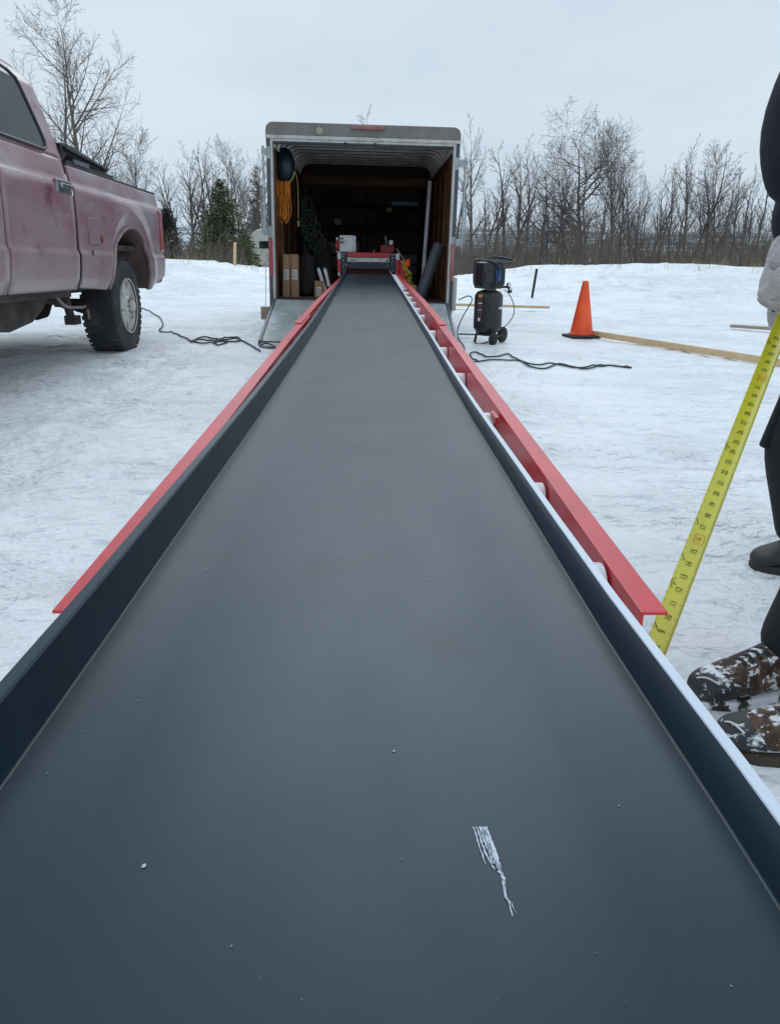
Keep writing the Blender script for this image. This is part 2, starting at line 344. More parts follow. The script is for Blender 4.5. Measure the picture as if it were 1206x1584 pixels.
xs_ = axis([(-900, -100, 80), (-100, -20, 5), (-20, -6, .25), (-6, 7, .04), (7, 14, .15), (14, 30, .8), (30, 100, 5), (100, 900, 80)])
ys_ = axis([(-60, -5, 5), (-5, .6, .3), (.6, 12, .04), (12, 24, .10), (24, 40, .8), (40, 100, 4), (100, 3000, 100)])
vs = [(x, y, gz(x, y)) for y in ys_ for x in xs_]; nx = len(xs_)
fs = [(j * nx + i, j * nx + i + 1, (j + 1) * nx + i + 1, (j + 1) * nx + i) for j in range(len(ys_) - 1) for i in range(nx - 1)]
g = MB(); g.v = vs; g.f = fs
tag(g.build('snow_ground', 'snow', sm='all'), kind='structure')
# far hills
hv = []; HX = [-2200 + 40 * i for i in range(111)]; HY = [330, 380, 440, 520, 620, 740, 880, 1040, 1200]
for j, y in enumerate(HY):
    for x in HX:
        h = -10 + 46 * sst(330, 1150, y) * (.8 + .45 * noise.noise(Vector((x * .0016, y * .002, 1)))) + 5 * noise.noise(Vector((x * .006, y * .006, 4)))
        hv.append((x, y, h))
g = MB(); g.v = hv; g.f = [(j * 111 + i, j * 111 + i + 1, (j + 1) * 111 + i + 1, (j + 1) * 111 + i) for j in range(len(HY) - 1) for i in range(110)]
tag(g.build('far_hills', 'hill', sm='all'), kind='structure')

# ------------------------------------------------------------------ trees
def bare_tree(seed, H, r0, spread=.5, up=.06, first=.25, nb=16, levels=3, lean=(0, 0), droop=0, jitter=.09, ratio=.5, fork=False, twr=.006):
    rnd = random.Random(seed); tr = MB(); br = MB()
    def grow(p, d, ln, r, lvl, mb, k0):
        n = max(3, int(ln / (.30 if lvl else .45))); n = min(n, 16); pts = [p.copy()]; rs = [r]; dirs = [d.copy()]
        for i in range(n):
            d = d + Vector((rnd.gauss(0, jitter), rnd.gauss(0, jitter), rnd.gauss(0, jitter * .6))) + Vector((0, 0, (.05 if lvl == 0 else up) - droop * lvl))
            d.normalize(); p = p + d * ln / n; pts.append(p.copy()); t = (i + 1) / n
            rs.append(max(twr, r * (1 - t) ** (.8 if lvl == 0 else .9))); dirs.append(d.copy())
        mb.tube(pts, rs, 7 if lvl == 0 else (4 if lvl == 1 else 3), cap=False)
        if lvl >= levels: return
        kt = 1.0
        cnt = nb if lvl == 0 else max(3, int(nb * (.62 if lvl == 1 else .42) * min(1.2, .45 + ln / (H * .4))))
        for i in range(cnt):
            t = k0 + (1 - k0) * ((i + rnd.random()) / cnt); t = min(t, .985)
            f = t * n; a = int(f); q = pts[a].lerp(pts[min(a + 1, n)], f - a); dd = dirs[a]
            ang = radians(rnd.uniform(26, 52)) * (spread / .5)
            o = dd.orthogonal().normalized(); o.rotate(Matrix.Rotation(rnd.uniform(0, 2 * pi), 3, dd))
            nd = (dd * cos(ang) + o * sin(ang)).normalized()
            l2 = ln * ratio * (1.15 - .72 * t) * rnd.uniform(.7, 1.25)
            if lvl == 0 and fork: l2 *= 1.15
            grow(q, nd, l2, max(twr, rs[a] * rnd.uniform(.46, .70)), lvl + 1, br, .12)
    grow(Vector((0, 0, -.3)), Vector((lean[0], lean[1], 1)).normalized(), H, r0, 0, tr, first)
    return tr, br
def make_tree(name, spec, bark='bark', twig='twig'):
    tr, br = bare_tree(**spec)
    root = empty(name)
    t = tr.build('trunk', bark, root, sm='all'); c = br.build('crown', twig, root)
    return root
def copy_tree(o, parent=None):
    c = o.copy(); COL.objects.link(c)
    if parent is not None: c.parent = parent
    for ch in list(o.children): copy_tree(ch, c)
    return c
SPEC = {
 'poplar': dict(seed=11, H=13.2, r0=.18, spread=.56, up=.03, first=.20, nb=22, levels=3, ratio=.44, jitter=.03, twr=.007),
 'maple': dict(seed=5, H=8.2, r0=.20, spread=.72, up=.05, first=.16, nb=18, levels=3, ratio=.66, jitter=.04, twr=.007),
 'tall': dict(seed=21, H=7.6, r0=.12, spread=.46, first=.34, nb=14, levels=3, ratio=.38, jitter=.045, twr=.006),
 'slim': dict(seed=33, H=6.6, r0=.10, spread=.46, first=.38, nb=12, levels=3, ratio=.32, jitter=.055, twr=.006),
 'slimb': dict(seed=47, H=6.6, r0=.10, spread=.55, first=.36, nb=11, levels=3, ratio=.38, jitter=.075, twr=.005),
 'crook': dict(seed=52, H=6.2, r0=.10, spread=.65, first=.3, nb=12, levels=3, ratio=.5, jitter=.13, twr=.006),
 'wide': dict(seed=64, H=7.5, r0=.10, spread=.46, first=.12, nb=20, levels=3, ratio=.50, jitter=.04, twr=.006),
}
PROTO = {}; ZM = {}
def place_tree(kind, x, y, top, label, group=None, cat='tree', rz=None, wid=None, name='bare_tree', bark='bark', twig='twig'):
    H = SPEC[kind]['H']
    key = (kind, bark, twig)
    if key not in PROTO: o = make_tree(name, SPEC[kind], bark, twig); PROTO[key] = o
    else: o = copy_tree(PROTO[key])
    zm = max(v.co.z for c_ in PROTO[key].children for v in c_.data.vertices) if key not in ZM else ZM[key]; ZM[key] = zm
    s = (top - gz(x, y)) / zm; w = s if wid is None else wid * min(s, 1.15)
    o.location = (x, y, gz(x, y)); o.scale = (w, w, s); o.rotation_euler = (0, 0, random.uniform(0, 6.28) if rz is None else rz)
    tag(o, label, cat, group); return o
def px2x(px, py, y):   # world x and z of a photo pixel at distance y (measured once, used as plain coordinates)
    r = fw + rr * (px - 603) / F - uu * (py - 792) / F; t = y / r.y; return r.x * t, 1 + r.z * t
def T(kind, px, topy, y, label, **k):
    x, _ = px2x(px, 400, y); _, z = px2x(px, topy, y); return place_tree(kind, x, y, z, label, **k)
T('poplar', 150, -45, 38, 'tall bare tree with a forked crown rising above the maroon pickup bed', name='poplar_tree', bark='barkg', rz=1.0)
T('wide', 222, 188, 42, 'round-crowned bare tree behind the pickup tail, left of the dark cedar top', name='bare_tree', rz=.4)
T('slim', 78, 60, 50, 'thin pale bare tree just left of the tallest poplar above the pickup', rz=2)
T('tall', 28, 85, 52, 'faint bare tree over the pickup cab roof at the far left')
T('tall', 178, 225, 40, 'low bushy bare tree between the poplar and the pickup tail', rz=1.3)
T('tall', 300, 215, 46, 'leaning bare tree rising left of the green spruce', wid=1.1, rz=.2)
T('tall', 336, 212, 47, 'straight bare tree directly above the green spruce', rz=2.2)
T('wide', 372, 212, 48, 'bare tree between the green spruce and the trailer', rz=3.1, wid=.9)
T('slim', 318, 222, 50, 'very slender bare tree behind the green spruce, left of its tip')
T('slimb', 398, 230, 46, 'bare tree half hidden by the left edge of the trailer')
T('slim', 583, 168, 52, 'single bare treetop poking above the trailer roof')
T('maple', 895, 156, 38, 'large spreading bare maple, tallest tree behind the orange cone', name='maple_tree', rz=.9, wid=1.02)
T('tall', 728, 172, 36, 'tall bare tree right beside the trailer edge, above the compressor', rz=.5, wid=.95)
T('crook', 1088, 250, 37, 'crooked bare tree with a thick limb leaning left near the right edge', rz=2.4, wid=1.15, bark='barkg')
T('tall', 1058, 205, 40, 'upright bare tree left of the crooked leaning one', wid=1.0, rz=1.7)
T('wide', 1104, 206, 41, 'bare tree with upswept limbs right of the crooked one', rz=.6, wid=.85)
T('tall', 800, 205, 38, 'bare tree with a double stem between the compressor and the maple', rz=2.9, wid=1.1, twig='twigr')
T('wide', 945, 172, 43, 'bare tree touching the right side of the big maple', wid=.8, rz=2.0)
rnd = random.Random(3)
pxs = [707, 745, 762, 782, 820, 838, 858, 876, 915, 930, 962, 978, 992, 1006, 1022, 1038, 1072, 1120, 1136, 1150, 1165, 1182, 1200, 1225]
tops = [225, 232, 240, 222, 228, 250, 236, 262, 240, 228, 232, 250, 262, 238, 252, 232, 225, 236, 262, 238, 232, 205, 246, 230]
for i, (px, tp) in enumerate(zip(pxs, tops)):
    for k in range(2 if i % 2 else 1):
        T(rnd.choice(['slim', 'slimb', 'tall', 'slim']), px + (k * 9 - 3) + rnd.uniform(-4, 4), tp + rnd.uniform(-6, 14) + 14 * k, rnd.uniform(32, 48),
          'slender bare sapling in the dense tree line behind the snow bank', group='saplings of the tree line behind the snow bank',
          name='sapling_tree', wid=rnd.uniform(.75, 1.25), bark='bark', twig=rnd.choice(['twig', 'twigr']))
for px, tp in ((290, 232), (310, 246), (326, 236), (362, 228), (340, 244), (392, 226), (415, 240), (276, 240), (300, 268), (262, 262), (284, 250), (352, 262), (385, 245), (160, 250), (195, 262), (408, 260)):
    T(rnd.choice(['slim', 'slimb']), px, tp, rnd.uniform(44, 54), 'slender bare sapling in the gap between the pickup and the trailer',
      group='saplings between the pickup and the trailer', name='sapling_tree')
# fallen thick limb
# conifers
def conifer(name, x, y, H, R, label, needle='needle', seed=1, dens=1.0, base=.06):
    rnd = random.Random(seed); root = empty(name, (x, y, gz(x, y))); t = MB()
    t.tube([(0, 0, -.3), (0, 0, H * .5), (0, 0, H * .98)], [H * .018, H * .011, .01], 7); t.build('trunk', 'bark', root, sm='all')
    c = MB(); n = int(150 * dens)
    for i in range(n):
        u = ((i + rnd.random()) / n); z = H * (base + (1 - base) * u); Lr = R * (1 - u) ** .75 * rnd.uniform(.6, 1.15) + .05
        a = rnd.uniform(0, 2 * pi); d = Vector((cos(a), sin(a), rnd.uniform(-.25, .25) + .5 * u)).normalized()
        p0 = Vector((0, 0, z)); k = max(6, int(Lr * 34))
        for j in range(k):
            s = rnd.uniform(.12, 1); q = p0 + d * Lr * s + Vector((0, 0, -.12 * s * s * Lr))
            q += Vector((rnd.gauss(0, .09), rnd.gauss(0, .09), rnd.gauss(0, .06)))
            e = Vector((d.x + rnd.gauss(0, .7), d.y + rnd.gauss(0, .7), rnd.gauss(.1, .4))).normalized() * rnd.uniform(.10, .22)
            w = e.orthogonal().normalized() * rnd.uniform(.018, .04)
            c.add([q - w, q + w, q + e], [(0, 1, 2)])
    c.build('crown', needle, root); tag(root, label, 'tree'); return root
x, z = px2x(347, 400, 36); conifer('spruce_tree', x, 36, 4.0, 1.65, 'bushy green spruce between the pickup and the trailer', seed=4, dens=2.1)
x, z = px2x(402, 400, 50); conifer('spruce_tree', x, 50, 5.9, 1.1, 'narrow dark spruce partly hidden by the left side of the trailer', seed=6, dens=1.1)
x, z = px2x(262, 400, 35); conifer('cedar_tree', x, 35, 2.75, 1.0, 'dark rounded cedar just behind the pickup tail light', needle='needled', seed=8, dens=2.2, base=.02)
x, z = px2x(243, 400, 38); conifer('cedar_tree', x, 38, 2.6, 1.1, 'dark cedar mostly hidden behind the pickup tail', needle='needled', seed=9, dens=1.6, base=.02)
x, z = px2x(378, 400, 38); conifer('spruce_tree', x, 38, 1.9, .8, 'small low spruce at the right foot of the bushy green one', seed=14, dens=1.1, base=.02)
# brush
b = MB(); rnd = random.Random(12)
def stem(x, y, h, mb, r=.011):
    z = gz(x, y) - .05; p = Vector((x, y, z)); d = Vector((rnd.gauss(0, .28), rnd.gauss(0, .2), 1)).normalized()
    m = p + d * h * .5; e = m + (d + Vector((rnd.gauss(0, .15), 0, 0))).normalized() * h * .5
    mb.tube([p, m, e], [r, r * .7, r * .3], 3, cap=False)
    for k in range(5):
        t = rnd.uniform(.15, .9); q = p.lerp(e, t); f = q + Vector((rnd.gauss(0, .3), rnd.gauss(0, .25), rnd.uniform(.1, .5))) * h * .35
        mb.tube([q, f], [r * .5, r * .25], 3, cap=False)
for i in range(7500):
    y = 27 + 19 * rnd.random() ** .8
    if rnd.random() < .82: qx = rnd.uniform(690, 1330)
    else: qx = rnd.uniform(225, 425)
    if 380 < qx < 422 and y < 41: continue
    x, _ = px2x(qx, 400, y)
    h = (1.75 + (y - 27) * .06) * (.3 + 1.15 * rnd.random() ** 2) * (1 + .35 * noise.noise(Vector((x * .3, y * .1, 0)))) if x > 2 else rnd.uniform(.7, 1.7)
    stem(x, y, h, b)
tag(b.build('undergrowth', 'brush'), 'tangled grey-brown undergrowth along the foot of the tree line', 'undergrowth', kind='stuff')
b = MB()
for i in range(900):
    y = rnd.uniform(20.5, 24.5); px = rnd.choice([rnd.uniform(1030, 1180), rnd.uniform(960, 1206), rnd.uniform(720, 1000), rnd.uniform(255, 410)])
    if noise.noise(Vector((px * .03, y, 3))) < .12: continue
    x, _ = px2x(px, 400, y); z = gz(x, y); h = rnd.uniform(.06, .26)
    b.tube([(x, y, z - .02), (x + rnd.gauss(0, .05), y, z + h)], [.004, .002], 3, cap=False)
tag(b.build('dry_grass', 'straw'), 'scattered dry grass stalks sticking out of the snow bank', 'grass', kind='stuff')

# ------------------------------------------------------------------ far camper, stakes
def camper():
    r = empty('camper_trailer', (-5.42, 40, gz(-6.3, 40) - .12)); r.scale = (.86,) * 3
    b = MB(); prof = [(-1.25, .62), (1.3, .62), (1.3, 2.35), (1.15, 2.62), (-.75, 2.66), (-1.1, 2.45), (-1.25, 2.1)]
    b.prism(prof, lambda p: Vector((p[0] * .9 + .35, 0, p[1])), lambda p: Vector((p[0] * .9 + .35, 6, p[1]))); fixnormals(b.build('body', 'rv', r, bevel=.05))
    w = MB(); w.box((-.25, -.03, 1.62), (.95, .012, 2.02)); w.build('window', 'glass', r, bevel=.01)
    w = MB(); w.box((.35, -.03, .72), (1.0, .01, 1.05)); w.build('hatch', 'black', r)
    w = MB(); w.box((-.6, -.04, 1.0), (-.3, .01, 1.12)); w.build('vent', 'black', r)
    w = MB(); w.box((-.7, -.08, .46), (1.45, .05, .60)); w.build('bumper', 'dark', r)
    for sx in (-.6, 1.3):
        w = MB(); w.lathe([(.2, -.1), (.33, -.1), (.34, 0), (.33, .1), (.2, .1)], (sx, 3, .34), 'X', 20); w.build('wheel', 'tyre', r)
    tag(r, 'cream camper trailer with a dark rear window far behind the cargo trailer', 'camper')
camper()
st = MB(); x = -3.90; st.beam((x, 22.5, .2), (x + .06, 22.5, 1.12), .075, .05, up=(0, 1, 0))
tag(st.build('wooden_stake', 'wood', bevel=.004), 'pale wooden stake standing in the snow in front of the green spruce', 'stake')
st = MB(); st.beam((3.525, 17.6, -.12), (3.60, 17.6, .635), .05, .03, up=(0, 1, 0))
for k in range(9): st.box((3.53 + .0072 * k, 17.57, .03 + .065 * k), (3.565 + .0072 * k, 17.584, .055 + .065 * k))
tag(st.build('metal_fence_post', 'blackm'), 'dark studded metal post leaning in the snow bank behind the compressor', 'post')

# ------------------------------------------------------------------ boards
def board(a, b, w, h, label, m='wood', name='lumber_board'):
    a = Vector(a); bb = Vector(b); mb = MB(); mb.beam(a, bb, w, h); return tag(mb.build(name, m, bevel=.004), label, 'board')
board((2.70, 9.60, .048), (4.35, 6.05, .030), .038, .068, 'long pale lumber board lying on the snow with its end at the orange cone')
board((5.01, 10.86, .045), (7.3, 8.9, .045), .089, .04, 'weathered short board on the snow behind the tape measure at right', 'woodd')
board((.9, 14.55, .055), (3.15, 14.0, .055), .10, .04, 'lumber board lying on the snow behind the black compressor')

# ------------------------------------------------------------------ runout table and machine
PZT = [(-1, .632), (.45, .614), (.74, .6078), (1.0, .6052), (1.85, .603), (2.8, .611), (3.9, .624), (6, .650), (10.6, .703)]
RZT = [(.75, .617), (2.12, .643), (3.07, .661), (5.1, .682), (8.3, .693), (10.6, .706)]
def pz(y): return lerp(PZT, y)
def rz(y): return lerp(RZT, y)
def pxr(y): return lerp([(-1, .262), (.4, .257), (.74, .253), (1, .2525), (1.55, .2505), (2.2, .2445), (3.3, .243), (4.2, .237), (7, .219), (10.6, .198)], y)
def rh(y): return lerp([(.45, .045), (1.5, .038), (2.5, .036)], y)
def pxl(y): return lerp([(-1, -.278), (.45, -.279), (1, -.283), (2, -.2815), (3.8, -.278), (7, -.302), (10.6, -.336)], y)
def table():
    r = empty('roller_table', (0, 4, 0)); off = Vector((0, -4, 0))
    def loc(x, y, z): return Vector((x, y, z)) + off
    # near section rails: L profile, top flange and inner leg
    for s in (-1, 1):
        y0, y1 = .768, 4.05
        def xo(y): return .334 if s > 0 else -.353
        def sect(y, w=.031, t=.004, h=.085):
            z = rz(y); o = xo(y)
            pr = [(o, z), (o - s * w, z), (o - s * w, z - h), (o - s * (w - t), z - h), (o - s * (w - t), z - t), (o, z - t)]
            return [loc(a, y, b) for a, b in pr]
        b = MB(); b.rings([sect(y) for y in (y0, 1.4, 2.12, 3.07, y1)]); fixnormals(b.build('rail', 'red', r, bevel=.0012))
        b = MB(); yy0, yy1 = 3.62, 10.45
        def xo2(y): return lerp([(3.6, .343), (5.2, .338), (10.4, .318)], y) if s > 0 else -lerp([(3.6, .364), (8, .368), (10.4, .366)], y)
        def sect2(y, w=(.038 if s > 0 else .034), t=.006, h=.11):
            z = rz(y) + .006; o = xo2(y)
            pr = [(o, z), (o - s * w, z), (o - s * w, z - h), (o - s * (w - t), z - h), (o - s * (w - t), z - t), (o, z - t)]
            return [loc(a, y, b) for a, b in pr]
        b.rings([sect2(yy0), sect2(5.1), sect2(8.3), sect2(yy1)]); o = fixnormals(b.build('rail', 'red', r, bevel=.0015)); o['label'] = 'darker red far rail section'
        b = MB(); b.box((min(xo(1.72) - s * .046, xo(1.72) - s * .037), 1.76 - 4, rz(1.7) - .022), (max(xo(1.72) - s * .046, xo(1.72) - s * .037), 1.84 - 4, rz(1.7) - .006)); b.build('clip', 'red', r)
    ys = [.907, 1.274, 1.885, 2.50, 3.14, 3.74] + [4.53, 5.0, 5.5, 6.0, 6.55, 7.15, 7.6, 8.1, 8.55, 9.0, 9.45, 9.9]
    for y in ys:
        far = y > 4.1; hw = .3085 if not far else .300
        b = MB(); z = pz(y) - .0215
        b.lathe([(.006, -hw + .001), (.019, -hw + .002), (.020, -hw + .012), (.020, hw - .012), (.019, hw - .002), (.006, hw - .001)], loc(-.0085 if not far else -.018, y, z), 'X', 20)
        ro = b.build('roller', 'roller', r, sm=True)
        b = MB(); b.tube([loc(-.012 - hw, y, z), loc(-.012 + hw, y, z)], .005, 8); b.build('axle', 'steel', ro)
        for (xa, xb) in ((pxr(y) + .0178, .2995 if not far else lerp([(3.6, .343), (5.2, .338), (10.4, .318)], y) - .0405), (-.3200 if not far else -.330, pxl(y) - .0205)):
            if xb - xa > .006:
                b = MB(); b.lathe([(.0201, 0), (.032, .0), (.0325, .0008), (.0325, xb - xa - .0008), (.032, xb - xa), (.0201, xb - xa)], loc(xa, y, z), 'X', 22, cap=False); b.build('end_sleeve', 'roller', ro, sm=True)
    # red cross boxes
    for (ya, yb) in ((3.90, 4.30), (6.8, 6.95), (10.0, 10.15)):
        b = MB(); b.box(loc(-.313, ya, pz(ya) - .12), loc(.286, yb, pz(ya) - .006)); b.build('cross_member', 'redd' if ya < 7 else 'red', r, bevel=.003)
    for y in (1.35, 3.0):
        b = MB(); b.box(loc(-.298, y, pz(y) - .09), loc(.276, y + .035, pz(y) - .055)); b.build('cross_member', 'red', r, bevel=.002)
    for y in (1.65, 4.1, 6.3):
        for x in (-.22, .20):
            b = MB(); g0 = 0.0
            b.beam(loc(x, y, g0 + .012), loc(x, y, pz(y) - .09), .045, .045, up=(0, 1, 0)); b.box(loc(x - .06, y - .06, g0 - .004), loc(x + .06, y + .06, g0 + .008))
            b.build('leg', 'red', r, bevel=.003)
        b = MB(); b.box(loc(-.295, y - .0223, pz(y) - .089), loc(.275, y + .0223, pz(y) - .055)); b.build('cross_member', 'red', r)
    tag(r, 'long red rail table with white rollers reaching from the trailer towards the viewer', 'roller table')
table()
def panel():
    r = empty('roofing_sheet', (0, 0, pz(0)))
    def c(y): return pxl(y) + .279
    YS = [-1.0, 0, .45, .74, 1, 1.4, 1.85, 2.3, 2.8, 3.4, 3.9, 5, 6, 7, 8.5, 10.57]
    def ring(y, pr):
        z0 = pz(y) - pz(0); return [Vector((a, y, z0 + b)) for a, b in pr]
    def tray(y):
        xl, xr, h = pxl(y), pxr(y), rh(y)
        p = [(xl - .014, .048), (xl - .014, .0595), (xl - .0125, .061), (xl - .002, .061), (xl, .059), (xl, .004), (xl + .001, .001), (xl + .004, 0)]
        p += [(xl + .004 + (xr - xl - .008) * k / 6, 0) for k in range(1, 6)]
        return p + [(xr - .004, 0), (xr - .001, .001), (xr, .004), (xr + .001, h - .001)]
    def hemp(y):
        xr, h = pxr(y), rh(y) - .045
        return [(xr + a, h + b_) for a, b_ in ((.0012, .0445), (.0018, .0458), (.0108, .0455), (.0116, .044), (.0116, .036), (.0104, .0355), (.0096, .0437), (.0030, .0437))]
    b = MB(); b.rings([ring(y, tray(y)) for y in YS], close=False, cap=False)
    o = b.build('sheet', 'panel', r, sm=True, solid=.0012)
    b = MB(); b.rings([ring(y, hemp(y)) for y in YS]); fixnormals(b.build('hem', 'hem', r, sm=True))
    for fx, s in ((pxl, 1), (pxr, -1)):
        b = MB(); b.rings([ring(y, [(fx(y) + s * .0025 + a, c_) for a, c_ in ((-.0003, .0004), (.0003, .0004), (.0002, .0009), (-.0002, .0009))]) for y in YS])
        b.build('fold_highlight', mat('bare fold metal', (.20, .22, .22), .5), r)  # highlight along each bend, painted as a thin lighter grey strip
    # scratch: torn protective streaks
    z = .0008
    def zz(y): return pz(y) - pz(0) + z
    sj = random.Random(9)
    def streak(p, w, mb):
        q_ = []
        for a, c_ in zip(p, p[1:]): q_ += [(a[0] + (c_[0] - a[0]) * k / 5 + sj.gauss(0, .00022), a[1] + (c_[1] - a[1]) * k / 5) for k in range(5)]
        p = q_ + [p[-1]]; L_ = []; R_ = []
        for i, (x, y) in enumerate(p):
            ww = w * (1 - .35 * i / len(p)) * sj.uniform(.45, 1.15); L_.append(Vector((x - ww / 2, y, zz(y)))); R_.append(Vector((x + ww / 2, y, zz(y))))
        n = len(p); mb.add(L_ + R_, [(i, n + i, n + i + 1, i + 1) for i in range(n - 1)])
    mb = MB()
    def Pn(px, py):
        q = fw + rr * (px - 603) / F - uu * (py - 792) / F
        t_ = .5
        for _ in range(30): t_ = (pz(q.y * t_) - 1) / q.z
        return (q.x * t_, q.y * t_)
    def q(l): return [Pn(660 + a / 6.03, 1240 + b_ / 6.03) for a, b_ in l]
    streak(q([(432, 245), (470, 370), (515, 500), (548, 600)]), .0013, mb)
    streak(q([(462, 245), (500, 360), (540, 480), (600, 590), (628, 645)]), .0016, mb)
    streak(q([(490, 245), (535, 380), (580, 490), (612, 590)]), .0015, mb)
    streak(q([(522, 245), (560, 350), (600, 470), (650, 590), (680, 680)]), .0020, mb)
    streak(q([(548, 245), (590, 360), (640, 480), (665, 580), (700, 680), (725, 800), (735, 900)]), .0026, mb)
    streak(q([(640, 560), (690, 660), (716, 790), (730, 905)]), .0022, mb)
    streak(q([(735, 900), (765, 950), (790, 1050), (800, 1085)]), .0012, mb)
    streak(q([(535, 245), (575, 355), (620, 480), (655, 585)]), .0014, mb)
    streak(q([(505, 245), (545, 370), (590, 490), (630, 590)]), .0010, mb)
    streak(q([(738, 900), (790, 960), (830, 1060)]), .0006, mb)
    streak(q([(390, 252), (432, 250), (470, 247), (562, 246)]), .0008, mb)
    mb.build('scratch', mat('white scratch', (.60, .66, .72), .6, var=((220, 90, 1), (.16, .20, .23), .46, .66)), r)
    for (px, py, s) in ((223, 1341, 5), (609, 1163, 3.6), (319, 882, 3), (524, 862, 2.6), (664, 897, 2.6), (740, 834, 2), (613, 880, 2.4), (518, 627, 4), (214, 1084, 2.2), (180, 1074, 2), (640, 1110, 2), (957, 1248, 2.4), (73, 1197, 2), (132, 1132, 1.6), (622, 1330, 1.6), (1130, 1527, 2), (735, 1062, 1.5), (400, 700, 2), (358, 1465, 2.4), (700, 740, 1.6)) + tuple((_fr.randint(230, 1000), _fr.randint(780, 1560), _fr.uniform(.7, 1.6)) for _ in range(34)):
        x, y = Pn(px, py); k = s / 1180 * sqrt(x * x + y * y + .15) * .62; rn = random.Random(px)
        pts = [Vector((x + k * rn.uniform(.6, 1.2) * cos(a), y + 1.3 * k * rn.uniform(.6, 1.2) * sin(a), zz(y))) for a in [i * 2 * pi / 9 for i in range(9)]]
        d = MB(); d.add(pts + [Vector((x, y, zz(y) + k * .08))], [(i, (i + 1) % 9, 9) for i in range(9)]); d.build('speck', mat('snow speck', (.33, .38, .42) if s < 5 else (.45, .5, .53), .7) if s in (5, 3.6) else SPK, r)
    tag(r, 'long dark grey sheet metal panel with upturned edges lying on the roller table', 'metal panel')
SPK = mat('faint speck', (.24, .28, .31), .7)
panel()

